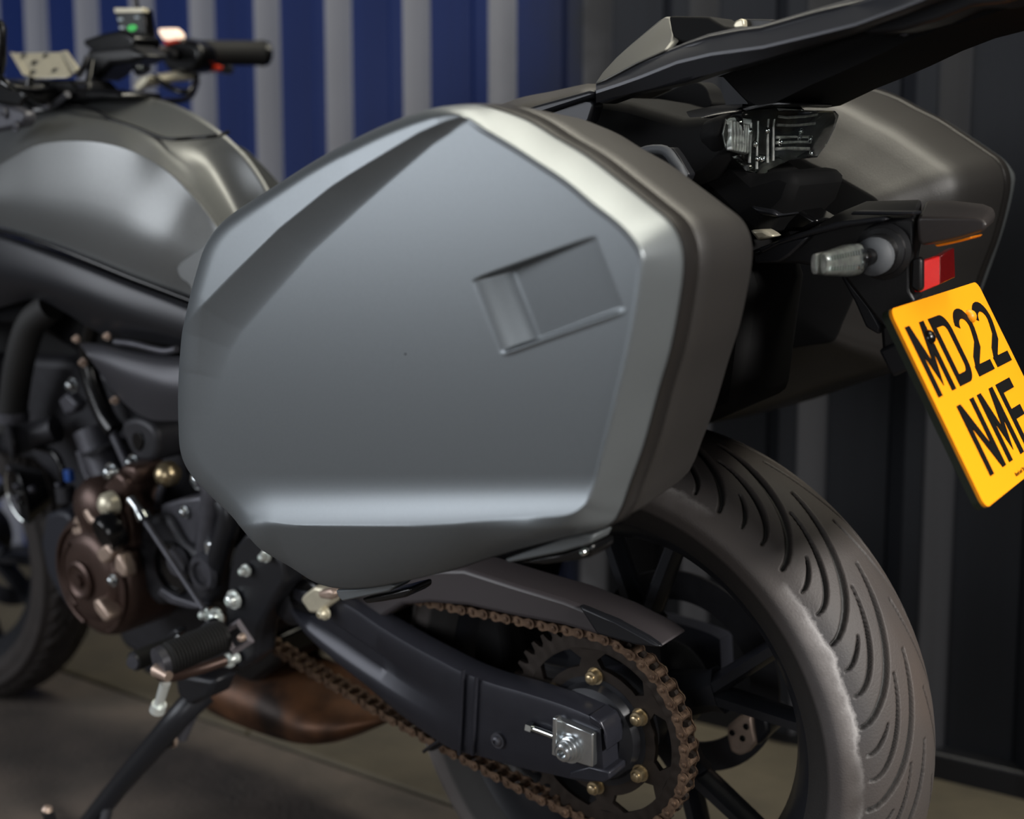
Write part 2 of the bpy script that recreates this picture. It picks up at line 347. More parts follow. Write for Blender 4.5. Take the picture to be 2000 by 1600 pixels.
def side_case(root, sgn, off):
    """All shells of one case; sgn -1 mirrors the left case to the right of the bike."""
    global OFF
    A = np.array(ANCH, float); n = len(A)
    pts = np.array(crom([a for a in A], 24, True)); N0 = len(pts)
    seg = np.hypot(*np.diff(np.vstack([pts, pts[:1]])[:, :2], axis=0).T); cum = np.concatenate([[0], np.cumsum(seg)])
    for i in range(N0):      # softer, wider rounding along the front edge
        wl = float(sstep((620-pts[i, 0])/200.)*sstep((900-pts[i, 1])/120.)); dx, dy = 800-pts[i, 3], 690-pts[i, 4]; L_ = math.hypot(dx, dy); pts[i, 3] += dx/L_*5*wl; pts[i, 4] += dy/L_*5*wl
    N = 760; u = np.linspace(0, cum[-1], N, endpoint=False)
    ext = np.vstack([pts, pts[:1]]); R = np.stack([np.interp(u, cum, ext[:, k]) for k in range(5)], 1)
    cx, cy = 800., 690.; YF = -.386
    rings = []
    ts = 1-(1-np.linspace(0.004, 1, 170))**1.12
    for t in ts:      # a fine raised bead runs along the rear crease
        x = cx+(R[:, 3]-cx)*t; y = cy+(R[:, 4]-cy)*t
        bead = .0010*math.exp(-((t-.992)/.007)**2)*sstep((R[:, 0]-900)/80.)*sstep((1010-R[:, 1])/60.)
        p = at(x, y, np.full(N, YF)); p[:, 1] -= lid_h(x, y)+bead; rings.append(p)
    Cr = rings[-1]; S = at(R[:, 0], R[:, 1], R[:, 2])
    # edge band, flat in the middle and rounded at both ends
    for q in np.linspace(0, 1, 22)[1:]:
        a = q*math.pi/2
        rnd = np.array([math.sin(a), 1-math.cos(a)])        # quarter ellipse
        mixk = .84*sstep((R[:, 0]-925)/50.)*sstep((1060-R[:, 1])/60.)+.02
        mixk = np.maximum(mixk, .6*sstep((R[:, 1]-1040)/50.)*sstep((R[:, 0]-520)/80.))
        k0 = (1-mixk)*rnd[0]+mixk*q; k1 = (1-mixk)*rnd[1]+mixk*q
        hq = lid_h(R[:, 3]+(R[:, 0]-R[:, 3])*k0, R[:, 4]+(R[:, 1]-R[:, 4])*k0)
        p = Cr.copy(); p[:, 0] = Cr[:, 0]+(S[:, 0]-Cr[:, 0])*k0; p[:, 2] = Cr[:, 2]+(S[:, 2]-Cr[:, 2])*k0; p[:, 1] = YF+(S[:, 1]-YF)*k1-hq*(1-k1)
        rings.append(p)
    cen = S.mean(0)
    def ring(y, inset, sc=0.0):
        p = S.copy(); v = cen-p; v[:, 1] = 0; ln = np.linalg.norm(v, axis=1, keepdims=True); p = p+v/ln*inset+v*sc
        p[:, 1] = y if np.isscalar(y) else y
        return p
    rings.append(ring(S[:, 1]+.004, .0005)); rings.append(ring(S[:, 1]+.005, .004))
    def put(rr, name, m, closed_back=False, par=root, **k):
        V = np.stack(rr, 0).copy()
        if sgn < 0: V[:, :, 1] *= -1
        return grid_mesh(name, V, m, par, wrapv=True, flip=(sgn < 0), **k)
    OFF = np.array(off)
    lid = put(rings, 'lid', GREY)
    put([ring(S[:, 1]+.004, .004), ring(S[:, 1]+.0045, -.0006), ring(S[:, 1]+.008, -.0012), ring(-.326, -.0012), ring(-.3245, .0), ring(-.3245, .003)], 'rubber_seal', SEALM, smooth=50)
    body = [ring(-.3245, .0025), ring(-.322, .0005), ring(-.30, .001), ring(-.26, .003, .012), ring(-.235, .004, .02), ring(-.215, .006, .03), ring(-.2, .012, .04), ring(-.19, .022, .06), ring(-.165, .035, .10), ring(-.152, .047, .12)]
    put(body, 'case_body', CASEB, smooth=50)
    put([ring(-.152, .047, .12), ring(-.150, .05, .12), ring(-.150, .07, .3), ring(-.150, .0, .97)], 'inner_shell', MATTE, smooth=50)  # matt black puts the shade on the inner side into its colour
    # hinge feet under the lid and their dark catches
    if sgn > 0:
        for pl in ([(985,1092),(1100,1051),(1130,1046),(1160,1046),(1152,1062),(1100,1078),(992,1100)], [(655,1153),(700,1150),(762,1140),(770,1146),(758,1156),(700,1168),(668,1175),(660,1166)]):
            slab('hinge_foot', pl, -.352, -.325, GREY, lid, bevel=.0015)
        for pl in ([(1010,1099),(1100,1080),(1156,1062),(1160,1078),(1150,1090),(1120,1096),(1060,1103)], [(705,1170),(760,1158),(800,1148),(802,1160),(790,1168),(745,1176),(715,1180)]):
            slab('hinge_catch', pl, -.345, -.315, GLOSS, lid, bevel=.002)
        bolt(1144, 1076, -.346, .003, lid, m=CHROME, name='hinge_pin', h=.006, washer=False)
    OFF = np.zeros(3)
def case_root(off, sgn):
    loc = ML @ np.array(off)
    return empty('side_case', tuple(loc))
offL = (-.03, -.27, .53); offR = (-.03, .27, .53)
left_case = case_root(offL, 1); side_case(left_case, 1, offL)
tag(left_case, 'large satin grey hard side case nearest the camera, with finger recess in its lid', 'side case', 'hard side cases on the motorcycle')
right_case = case_root((-.012, .29, .555), -1); side_case(right_case, -1, offR)
tag(right_case, 'far side case behind the clear tail lamp, its top pale in the light', 'side case', 'hard side cases on the motorcycle')
# ------------------------------------------------------------------ the motorcycle
BIKE = empty('motorcycle'); tag(BIKE, 'grey and black motorcycle with brown engine covers leaning on its side stand', 'motorcycle')
RC = (0, 0, .312); FC = (-1.444, 0, .297)

def wheel_profile(Rt, W, rb, wb):
    """tyre section as (y, r) from left bead over the crown to the right bead, with arc lengths"""
    p = [(-wb, rb-.004), (-wb-.006, rb+.004), (-wb-.012, rb+.014), (-W/2+.001, Rt-W*.34), (-W/2-.001, Rt-W*.27), (-W/2+.008, Rt-W*.205), (-W*.38, Rt-W*.125), (-W*.24, Rt-W*.05), (-W*.1, Rt-W*.0085), (0, Rt)]
    p = p+[(-a, b) for a, b in p[-2::-1]]
    return np.array(crom([(a, b, 0) for a, b in p], 8))[:, :2]
def tyre(name, Rt, W, rb, wb, nth, ncr, parent, m, groove=True, phase=0.0, M4=None, pitches=22):
    pr = wheel_profile(Rt, W, rb, wb)
    L = np.concatenate([[0], np.cumsum(np.hypot(*np.diff(pr, axis=0).T))])
    s = np.linspace(0, L[-1], ncr); y = np.interp(s, L, pr[:, 0]); r = np.interp(s, L, pr[:, 1]); sc = s-L[-1]/2
    th = np.linspace(0, 2*math.pi, nth, endpoint=False)
    TH, SS = np.meshgrid(th, sc, indexing='ij')
    dep = np.zeros(TH.shape)
    if groove:
        per = 2*math.pi/pitches
        k = W/.18
        def curve(kind):
            t = np.linspace(0, 1, 15)
            if kind == 0: return np.stack([.36*per/.2856-.52*per/.2856*(1-(1-t)**1.7), (.006+.078*t**1.35)*k], 1)+np.stack([np.where(t > .8, (t-.8)*-.05, 0), 0*t], 1)
            if kind == 1: return np.stack([.10*per/.2856-.30*per/.2856*(1-(1-t)**1.8), (.034+.048*t**1.2)*k], 1)
            if kind == 2: return np.stack([(.10-.08*(1-(1-t)**1.6))*per/.2856, (.057+.026*t**1.1)*k], 1)
        for side in (1, -1):
            for kind, off, hw in ((0, 0, .0027), (1, .47*per, .0019), (2, 0, .0015)):
                cv = curve(kind)
                base = np.mod(TH-phase-off-(0 if side > 0 else per*.5), per)
                for sh in (-per, 0, per, 2*per):
                    for i in range(len(cv)-1):
                        a0 = np.array([cv[i, 0]*Rt, cv[i, 1]]); a1 = np.array([cv[i+1, 0]*Rt, cv[i+1, 1]]); d = a1-a0
                        if sh*Rt+a1.max() < 0: pass
                        X = (base-per+sh*0+(-sh))*Rt; Yy = -SS*side if side > 0 else SS
                        t = np.clip(((X-a0[0])*d[0]+(Yy-a0[1])*d[1])/(d@d), 0, 1)
                        ds = np.hypot(X-a0[0]-t*d[0], Yy-a0[1]-t*d[1])
                        wv = hw*(.55+.65*math.sin(math.pi*(i+.5)/len(cv)))
                        dep = np.maximum(dep, sstep((wv*1.5-ds)/(wv*.95)))
    # outward normal of section
    dy = np.gradient(y, s); dr = np.gradient(r, s)
    ny, nr = -dr, dy
    sg = np.sign(nr[len(nr)//2]); ny, nr = ny*sg, nr*sg
    yy = y[None, :]-dep*.0055*ny[None, :]; rr = r[None, :]-dep*.0055*nr[None, :]
    V = np.stack([rr*np.cos(TH), yy+0*TH, rr*np.sin(TH)], -1)
    o = grid_mesh(name, V, m, parent, wrapu=True, smooth=180)
    at_ = o.data.attributes.new('groove_mask', 'FLOAT', 'POINT'); at_.data.foreach_set('value', dep.astype(np.float32).ravel())
    at_ = o.data.attributes.new('across', 'FLOAT', 'POINT'); at_.data.foreach_set('value', np.abs(SS).astype(np.float32).ravel())
    return o

def tyre_mat():
    m = D.materials.new('dusty_tyre'); m.use_nodes = True; nt = m.node_tree; b = nt.nodes['Principled BSDF']
    tc = nt.nodes.new('ShaderNodeTexCoord'); sp = nt.nodes.new('ShaderNodeSeparateXYZ'); nt.links.new(tc.outputs['Object'], sp.inputs[0])
    ab = nt.nodes.new('ShaderNodeAttribute'); ab.attribute_name = 'across'
    n = nt.nodes.new('ShaderNodeTexNoise'); n.inputs['Scale'].default_value = 26; n.inputs['Detail'].default_value = 8; n.inputs['Roughness'].default_value = .7
    nt.links.new(tc.outputs['Object'], n.inputs['Vector'])
    ad = nt.nodes.new('ShaderNodeMath'); ad.operation = 'MULTIPLY_ADD'; ad.inputs[1].default_value = .022; nt.links.new(n.outputs['Fac'], ad.inputs[0]); nt.links.new(ab.outputs['Fac'], ad.inputs[2])
    r = nt.nodes.new('ShaderNodeValToRGB'); cr = r.color_ramp; nt.links.new(ad.outputs[0], r.inputs[0])
    # scuffed grey band where the worn tread ends on the shoulder (a wear mark of the tyre itself)
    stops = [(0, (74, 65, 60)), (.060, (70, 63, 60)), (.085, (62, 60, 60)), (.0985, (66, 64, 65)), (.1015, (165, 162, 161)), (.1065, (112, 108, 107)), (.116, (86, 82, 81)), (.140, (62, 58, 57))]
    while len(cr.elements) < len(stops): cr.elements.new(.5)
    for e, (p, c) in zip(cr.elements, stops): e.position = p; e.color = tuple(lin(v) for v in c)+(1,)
    # the scuffing comes and goes round the tyre
    n4 = nt.nodes.new('ShaderNodeTexNoise'); n4.inputs['Scale'].default_value = 7; n4.inputs['Detail'].default_value = 3; nt.links.new(tc.outputs['Object'], n4.inputs['Vector'])
    r4 = nt.nodes.new('ShaderNodeMapRange'); r4.inputs[1].default_value = .42; r4.inputs[2].default_value = .60; nt.links.new(n4.outputs['Fac'], r4.inputs[0])
    m4 = nt.nodes.new('ShaderNodeMix'); m4.data_type = 'RGBA'; nt.links.new(r4.outputs[0], m4.inputs[0]); m4.inputs[6].default_value = (lin(66), lin(61), lin(59), 1); nt.links.new(r.outputs[0], m4.inputs[7])
    # rubber below the tread edge is clean and dark
    rad = nt.nodes.new('ShaderNodeVectorMath'); rad.operation = 'LENGTH'
    cb = nt.nodes.new('ShaderNodeCombineXYZ'); nt.links.new(sp.outputs[0], cb.inputs[0]); nt.links.new(sp.outputs[2], cb.inputs[1]); nt.links.new(cb.outputs[0], rad.inputs[0])
    mr = nt.nodes.new('ShaderNodeMapRange'); mr.inputs[1].default_value = .249; mr.inputs[2].default_value = .254; nt.links.new(rad.outputs['Value'], mr.inputs[0])
    mx = nt.nodes.new('ShaderNodeMix'); mx.data_type = 'RGBA'; nt.links.new(mr.outputs[0], mx.inputs[0]); mx.inputs[6].default_value = (lin(24), lin(22), lin(21), 1); nt.links.new(m4.outputs[2], mx.inputs[7])
    ga = nt.nodes.new('ShaderNodeAttribute'); ga.attribute_name = 'groove_mask'      # grooves a darker tone than the tread
    m3 = nt.nodes.new('ShaderNodeMix'); m3.data_type = 'RGBA'; nt.links.new(ga.outputs['Fac'], m3.inputs[0]); nt.links.new(mx.outputs[2], m3.inputs[6]); m3.inputs[7].default_value = (lin(16), lin(15), lin(14), 1)
    nt.links.new(m3.outputs[2], b.inputs['Base Color']); b.inputs['Roughness'].default_value = .62
    n3 = nt.nodes.new('ShaderNodeTexNoise'); n3.inputs['Scale'].default_value = 420; nt.links.new(tc.outputs['Object'], n3.inputs['Vector'])
    bp = nt.nodes.new('ShaderNodeBump'); bp.inputs['Strength'].default_value = .3; bp.inputs['Distance'].default_value = .001
    nt.links.new(n3.outputs['Fac'], bp.inputs['Height']); nt.links.new(bp.outputs[0], b.inputs['Normal'])
    return m
TYREM = tyre_mat()

def ringlathe(prof, n=128):
    mb = MB(); mb.lathe((0, 0, 0), prof+[prof[0]], n, cap=False); return mb
def wheel(name, c, Rt, W, rb, wb, steer, ang0, rear):
    o = ringlathe([(-wb-.004, rb+.006), (-wb+.002, rb+.0085), (-wb+.006, rb+.003), (-wb+.014, rb-.006), (-wb+.03, rb-.012), (0, rb-.022), (wb-.03, rb-.012), (wb-.014, rb-.006), (wb-.006, rb+.003), (wb-.002, rb+.0085), (wb+.004, rb+.006), (wb-.004, rb-.006), (wb-.022, rb-.019), (.02, rb-.034), (-.02, rb-.034), (-wb+.022, rb-.019), (-wb+.004, rb-.004)]).build(name, SATIN, BIKE, smooth=50)
    o.location = c; o.rotation_euler = (0, 0, steer)
    tyre('tyre', Rt, W, rb+.004, wb, 1450 if rear else 700, 256 if rear else 60, o, TYREM if rear else RUBBER_F, True, ang0*.3+.1, pitches=22 if rear else 18)
    # hub
    MB().lathe((0, 0, 0), [(-.06, .03), (-.06, .046), (-.045, .052), (-.02, .044), (.02, .044), (.045, .052), (.06, .046), (.06, .03)], 40).build('hub', SATIN, o, smooth=40)
    def bar(a0, r0, a1, r1, w0, w1, t0, t1, mb):
        p0 = np.array([r0*math.cos(a0), 0, r0*math.sin(a0)]); p1 = np.array([r1*math.cos(a1), 0, r1*math.sin(a1)])
        d = p1-p0; d /= np.linalg.norm(d); nrm = np.array([-d[2], 0, d[0]]); rings = []
        for q in np.linspace(0, 1, 6):
            p = p0+(p1-p0)*q; ww = (w0+(w1-w0)*q+.25*w1*max(0, q-.8)*5)/2; tt = (t0+(t1-t0)*q)/2
            rings.append([p+nrm*x*ww+np.array([0, y*tt, 0]) for x, y in ((-1, -.35), (-.45, -1), (.45, -1), (1, -.35), (1, .35), (.45, 1), (-.45, 1), (-1, .35))])
        mb.loops(rings)
    for k in range(5):
        a = ang0+k*2*math.pi/5; mb = MB()
        bar(a, .035, a, .098, .05, .04, .05, .036, mb)
        for sg in (-1, 1): bar(a+sg*.04, .088, a+sg*.235, rb-.02, .022, .019, .034, .03, mb)
        mb.build('spoke', SATIN, o, smooth=30)
    return o
RUBBER_F = mat('front_tyre_rubber', (40, 35, 33), .65, noise=.15, nscale=40, bump=.2, bscale=500)
rear = wheel('rear_wheel', RC, .316, .18, .2235, .070, 0, math.radians(-55), True)
front = wheel('front_wheel', FC, .300, .12, .2235, .047, .138, math.radians(-20), False)
# brake discs
for par, rr, yy in ((rear, .122, .082), (front, .149, -.062), (front, .149, .062)):
    mb = MB(); n = 60
    pr_ = [(yy-.0022, rr-.035), (yy-.0022, rr), (yy+.0022, rr), (yy+.0022, rr-.035), (yy-.0022, rr-.035)]
    mb.lathe((0, 0, 0), pr_, n, cap=False); mb.build('brake_disc', ENG, par, smooth=30)
# rear caliper, far side of the wheel
cal = slab('brake_caliper', [(1418,1420),(1440,1402),(1468,1398),(1472,1425),(1478,1450),(1462,1470),(1444,1478),(1426,1470),(1420,1445)], .058, .085, BROWNL, BIKE, bevel=.004, seg=3)
slab('caliper_body', [(1466,1395),(1500,1400),(1505,1432),(1490,1450),(1476,1462),(1470,1430)], .06, .11, SATIN, cal, bevel=.006, seg=3)
for q in ((1457, 1420), (1430, 1432), (1450, 1443)): bolt(q[0], q[1], .0565, .0035, cal, m=GLOSS, h=.001, washer=False)

# ---- sprocket on its carrier
CY = -.098
def sprocket(name, c, T, parent, m, holes=True):
    Rp = .015875/(2*math.sin(math.pi/T)); pts = []
    for k in range(T):
        a = 2*math.pi*k/T
        for da, r in ((-.5, Rp-.0052), (-.28, Rp-.002), (-.12, Rp+.0062), (.12, Rp+.0062), (.28, Rp-.002)):
            aa = a+da*2*math.pi/T; pts.append((r*math.cos(aa), r*math.sin(aa)))
    out = np.array(pts); n = len(out); ang = np.arctan2(out[:, 1], out[:, 0])
    ri = Rp-.017
    inner = np.stack([ri*np.cos(ang), ri*np.sin(ang)], 1)
    mb = MB(); y0, y1 = -.0035, .0035
    mb.loops([[(p[0], y0+.0012, p[1]) for p in out], [(p[0]*.985, y0, p[1]*.985) for p in inner], [(p[0], y0, p[1]) for p in inner], [(p[0], y1, p[1]) for p in inner], [(p[0], y1, p[1]) for p in out], [(p[0], y0+.0012, p[1]) for p in out]], cap=False)
    return mb, Rp
mb, RP = sprocket('rear_sprocket', RC, 43, BIKE, SPROCK)
spr = mb.build('rear_sprocket', SPROCK, BIKE, smooth=30); spr.location = (0, CY, .312)
# six webs join the toothed ring to the bolt circle
mb = MB()
mb.lathe((0, 0, 0), [(-.0035, .054), (-.0035, .071), (.0035, .071), (.0035, .054), (-.0035, .054)], 72, cap=False)
mb.build('bolt_ring', SPROCK, spr, smooth=30)
A0 = math.radians(88)
for k in range(6):
    a = A0+k*math.pi/3+.1; q = []
    for da, r in ((-.23, .068), (-.12, .080), (-.26, .0935), (.30, .0935), (.13, .080), (.23, .068)):
        q.append((r*math.cos(a+da), r*math.sin(a+da)))
    MB().loops([[(x, -.0034, z) for x, z in q], [(x, .0034, z) for x, z in q]]).build('sprocket_web', SPROCK, spr, smooth=30)
MB().lathe((0, 0, 0), [(.02, .03), (-.012, .03), (-.016, .036), (-.012, .05), (-.004, .054), (-.004, .06), (.02, .062)], 48).build('sprocket_carrier', SATIN, spr, smooth=40)
for k in range(6):
    a = A0+k*math.pi/3
    c = (.0625*math.cos(a), 0, .0625*math.sin(a))
    MB().lathe(c, [(-.004, .0095), (-.0055, .0095), (-.0056, .0072), (-.013, .0072), (-.0135, .005), (-.017, .0045), (-.0178, .003)], 14).build('sprocket_bolt', GOLD, spr, smooth=40)

# ---- chain
ch = sub_empty('chain', BIKE); PITCHL = .015875
def link_mesh(outer):
    me_b = MB(); h = .0060 if outer else .0056
    ypl = (-.0105, .0090) if outer else (-.0078, .0062)
    for y in ypl:
        pts = []
        for k in range(7):
            a = math.pi/2+k*math.pi/6; pts.append((h*math.cos(a), h*math.sin(a)))
        pts.append((PITCHL/2, -h*.62))
        for k in range(7):
            a = -math.pi/2+k*math.pi/6; pts.append((PITCHL+h*math.cos(a), h*math.sin(a)))
        pts.append((PITCHL/2, h*.62))
        me_b.loops([[(x, y, z) for x, z in pts], [(x, y+.0016, z) for x, z in pts]])
    if outer:
        for x in (0, PITCHL): me_b.lathe((x, 0, 0), [(-.0122, .0018), (-.0120, .0026), (.012, .0026)], 8)
    else:
        for x in (0, PITCHL): me_b.lathe((x, 0, 0), [(-.0062, .0050), (.0062, .0050)], 10)
    return me_b
fr_c = np.array([-.60, .375]); fr_r = .0407; re_c = np.array([0, .312])
def tangents(sgn):
    d = re_c-fr_c; L = np.linalg.norm(d); a = math.atan2(d[1], d[0]); b = math.asin((RP-fr_r)/L)*sgn
    nang = a+sgn*math.pi/2+b*1.0
    n = np.array([math.cos(nang), math.sin(nang)]); return fr_c+n*fr_r, re_c+n*RP, nang
tf, tr_, na = tangents(1); bf, br_, nb = tangents(-1)
path = []
for q in np.linspace(0, 1, 60): path.append(tf+(tr_-tf)*q+np.array([0, -.002*math.sin(math.pi*q)]))
for a in np.linspace(na, nb, 60)[1:]: path.append(re_c+RP*np.array([math.cos(a), math.sin(a)]))
for q in np.linspace(0, 1, 60)[1:]: path.append(br_+(bf-br_)*q+np.array([0, -.010*math.sin(math.pi*q)]))
for a in np.linspace(nb, na-2*math.pi, 30)[1:]: path.append(fr_c+fr_r*np.array([math.cos(a), math.sin(a)]))
path = np.array(path); sg_ = np.hypot(*np.diff(path, axis=0).T); cum = np.concatenate([[0], np.cumsum(sg_)])
NL = int(round(cum[-1]/PITCHL/2))*2; step = cum[-1]/NL
pins = [np.array([np.interp(k*step, cum, path[:, 0]), np.interp(k*step, cum, path[:, 1])]) for k in range(NL+1)]
protos = {}
for k in range(NL):
    p0, p1 = pins[k], pins[k+1]; outer = k % 2 == 0
    if outer not in protos:
        o = link_mesh(outer).build('chain_link', CHAINM, ch, smooth=30); protos[outer] = o
    else:
        o = protos[outer].copy(); COL.objects.link(o); o.parent = ch
    d = p1-p0; o.location = (p0[0], CY, p0[1]); o.rotation_euler = (0, -math.atan2(d[1], d[0]), 0)
mb, _ = sprocket('front_sprocket', None, 16, BIKE, SPROCK); fs = mb.build('front_sprocket', SPROCK, BIKE, smooth=30); fs.location = (fr_c[0], CY, fr_c[1])

# ---- swingarm (left arm traced at the outer face; the right arm mirrors it)
SW_T = [(575,1150),(625,1160),(680,1180),(740,1220),(800,1256),(860,1288),(905,1311),(960,1332),(1030,1352),(1100,1375),(1150,1396),(1172,1410)]
SW_B = [(560,1205),(590,1262),(640,1315),(700,1358),(760,1400),(820,1436),(880,1468),(940,1482),(1000,1500),(1070,1515),(1140,1530),(1180,1524)]
def arm(sgn):
    T_ = crom([P(x, y, -.142) for x, y in SW_T], 4); B_ = crom([P(x, y, -.142) for x, y in SW_B], 4)
    rings = []
    for i, (a, b) in enumerate(zip(T_, B_)):
        q = i/(len(T_)-1); d = b-a; ln = np.linalg.norm(d); yo = -.142; yi = -.112
        # outer face with a raised upper and lower flange and a hollow between that fades out rearward
        hol = .010*(1-sstep((q-.25)/.35)); ch_ = .006; lowc = .022*(1-sstep((q-.1)/.5))+.004
        def pt(f, y): p = a+d*f; return np.array([p[0], sgn*(-y), p[2]]) if False else np.array([p[0], y if sgn > 0 else -y, p[2]])
        rings.append([pt(0.0, yo+ch_+.004), pt(.03, yo+.0015), pt(.08, yo), pt(.34, yo+hol*.2), pt(.42, yo+hol), pt(.56, yo+hol), pt(.66, yo+hol*.1), pt(.74, yo), pt(.78+.10*(1-min(1, lowc/.026)), yo+.0005), pt(1.0, yo+lowc), pt(1.0, yi), pt(0.0, yi)])
    return rings
for sgn in (1, -1):
    sw = MB().loops(arm(sgn)).build('swingarm', ARM, BIKE, smooth=38)
    if sgn > 0: SWL = sw
for x in (905, 931):     # weld ribs across the arm
    xs = crom([P(x, 1308+(x-905)*.5, -.1445), P(x-3, 1380, -.1445), P(x-6, 1440, -.1445), P(x-8, 1474, -.142)], 4)
    MB().tube(xs, .0024, 8).build('weld_rib', ARM, SWL, smooth=60)
# slotted end, adjuster block, axle
slab('slot_recess', crom([(1036,1412,0),(1060,1402,0),(1120,1418,0),(1164,1432,0),(1168,1478,0),(1160,1500,0),(1110,1490,0),(1040,1465,0),(1030,1440,0)], 3, True), -.1428, -.138, PRINT, SWL, bevel=0)
slab('adjuster_block', [(1083,1403),(1158,1434),(1157,1500),(1078,1476)], -.150, -.140, STEEL, SWL, bevel=.0015)
slab('adjuster_lip', [(1079,1402),(1087,1404),(1086,1478),(1077,1475)], -.1585, -.149, STEEL, SWL, bevel=.001)
ptube('adjuster_bolt', [(1033,1420,-.147),(1056,1428,-.147),(1082,1438,-.147)], .0032, CHROME, SWL, sm=0)
MB().tube([P(1031, 1419, -.147), P(1042, 1423, -.147)], .0062, 6).build('adjuster_bolt_head', CHROME, SWL, smooth=20)
c = P(1112, 1462, -.150)
MB().lathe(c, [(0, .0155), (-.002, .0155), (-.002, .0125), (-.004, .0125), (-.0045, .0115), (-.008, .0112), (-.0085, .010)], 24).build('axle_washer', STEEL, SWL, smooth=30)
MB().lathe(c, [(-.008, .0098), (-.013, .0094), (-.0145, .0075), (-.0147, .0050), (-.010, .0048), (-.010, 0)], 24).build('axle_nut', STEEL, SWL, smooth=30)
bolt(973, 1446, -.1432, .0062, SWL, m=ENGL, h=.006)
bolt(1083, 1452, -.1510, .0022, SWL, m=STEEL, h=.003, washer=False)
slab('arm_end_cap', [(1150,1396),(1172,1410),(1184,1438),(1183,1470),(1176,1428),(1150,1412)], -.1445, -.112, ARM, SWL, bevel=.002)
slab('arm_lower_step', [(1150,1497),(1190,1508),(1191,1522),(1178,1530),(1110,1521),(1112,1508)], -.1435, -.112, ARM, SWL, bevel=.002)
# pivot boss of the swingarm
MB().lathe(P(565, 1180, -.13), [(0.25, .028), (.0, .028), (-.006, .022), (-.012, .014)], 32).build('pivot_boss', ENG, SWL, smooth=40)

# ---- chain guard
cg = slab('chain_guard', [(640,1160),(730,1130),(800,1118),(860,1112),(905,1112),(1003,1143),(1100,1172),(1190,1208),(1262,1246),(1292,1268),(1240,1262),(1160,1240),(1100,1223),(1003,1205),(913,1185),(840,1179),(786,1183),(739,1212),(700,1195),(650,1180)], -.126, -.070, mat('guard_grey_plastic', (58, 54, 56), .42), BIKE, bevel=.006, seg=3)
slab('guard_tail', [(1128,1183),(1200,1212),(1262,1246),(1290,1266),(1240,1261),(1165,1240)], -.130, -.120, SATIN, cg, bevel=.003)
slab('mudguard', [(740,1120),(900,1000),(1180,975),(1200,1010),(1010,1130),(985,1230),(1000,1330),(860,1290),(760,1225)], -.05, .05, MATTE, BIKE, bevel=.01)
# chain guide loop under the arm
ptube('chain_guide', [(828,1468,-.12),(842,1458,-.125),(868,1442,-.125),(882,1444,-.125),(866,1452,-.12),(846,1463,-.12),(835,1462,-.12)], .0022, SATIN, BIKE)
# ---- tank: rows of curves from the centre line down to the seam, mirrored
def curve_rows(rows, nu=60, sub=5):
    R = []
    for r in rows:
        c = np.array(crom([P(*q) for q in r], 10)); L = np.concatenate([[0], np.cumsum(np.linalg.norm(np.diff(c, axis=0), axis=1))])
        u = np.linspace(0, L[-1], nu); R.append(np.stack([np.interp(u, L, c[:, k]) for k in range(3)], 1))
    R = np.array(R); out = []
    for j in range(nu): out.append(crom(list(R[:, j]), sub))
    return np.array(out)       # nu x nv x 3
TOP = [(-120,250,0),(-40,225,0),(60,204,0),(140,193,0),(200,187,0),(290,190,0),(365,214,0),(430,256,0),(480,303,0),(515,352,0),(540,402,0)]
TM = [(-120,290,-.07),(-40,262,-.07),(40,236,-.07),(100,226,-.07),(180,226,-.07),(250,243,-.065),(318,268,-.055),(380,300,-.04),(425,348,-.028),(458,402,-.022),(480,455,-.02)]
MID = [(-120,360,-.125),(-40,325,-.125),(30,285,-.125),(90,262,-.125),(180,262,-.12),(260,282,-.115),(330,318,-.088),(382,364,-.085),(424,420,-.07),(454,468,-.062),(474,510,-.06)]
RDG = [(-120,385,-.148),(-40,345,-.148),(20,308,-.148),(80,281,-.148),(170,277,-.145),(250,293,-.135),(322,330,-.118),(374,376,-.112),(418,430,-.102),(450,480,-.098),(470,520,-.096)]
R2 = [(-120,392,-.153),(-40,352,-.153),(20,316,-.153),(80,290,-.153),(170,286,-.150),(250,303,-.14),(318,341,-.124),(368,388,-.118),(410,442,-.108),(442,490,-.103),(462,527,-.10)]
LOW1 = [(-120,410,-.157),(-40,395,-.157),(20,390,-.157),(90,400,-.157),(170,415,-.153),(250,440,-.145),(310,466,-.138),(350,488,-.129),(385,510,-.12),(420,535,-.112),(445,552,-.108)]
SEAM = [(-120,425,-.146),(-40,432,-.146),(20,448,-.146),(90,470,-.145),(170,500,-.142),(250,533,-.135),(310,556,-.128),(350,570,-.121),(385,583,-.115),(420,596,-.11),(445,605,-.106)]
rows = curve_rows([TOP, TM, MID, RDG, R2, LOW1, SEAM])
mir = rows[:, ::-1].copy(); mir[:, :, 1] *= -np.interp(mir[:, :, 0], [-.86, -.66], [1, .3])
tank = grid_mesh('fuel_tank', np.concatenate([mir[:, :-1], rows], 1), TANKM, BIKE, smooth=180)
ptube('tank_cover_seam', [(60,208,-.02),(100,206,-.04),(150,208,-.063),(185,215,-.069),(219,234,-.070),(266,250,-.066),(312,268,-.062),(340,272,-.059),(375,270,-.048),(420,266,-.036),(446,258,-.012)], .0024, GLOSS, tank, n=8)
cap = MB().lathe(P(120, 205, -.0), [(-.01, .05), (.004, .05), (.009, .045), (.010, .02)], 32, axis=(0, 0, 1)).build('fuel_cap', GLOSS, tank)
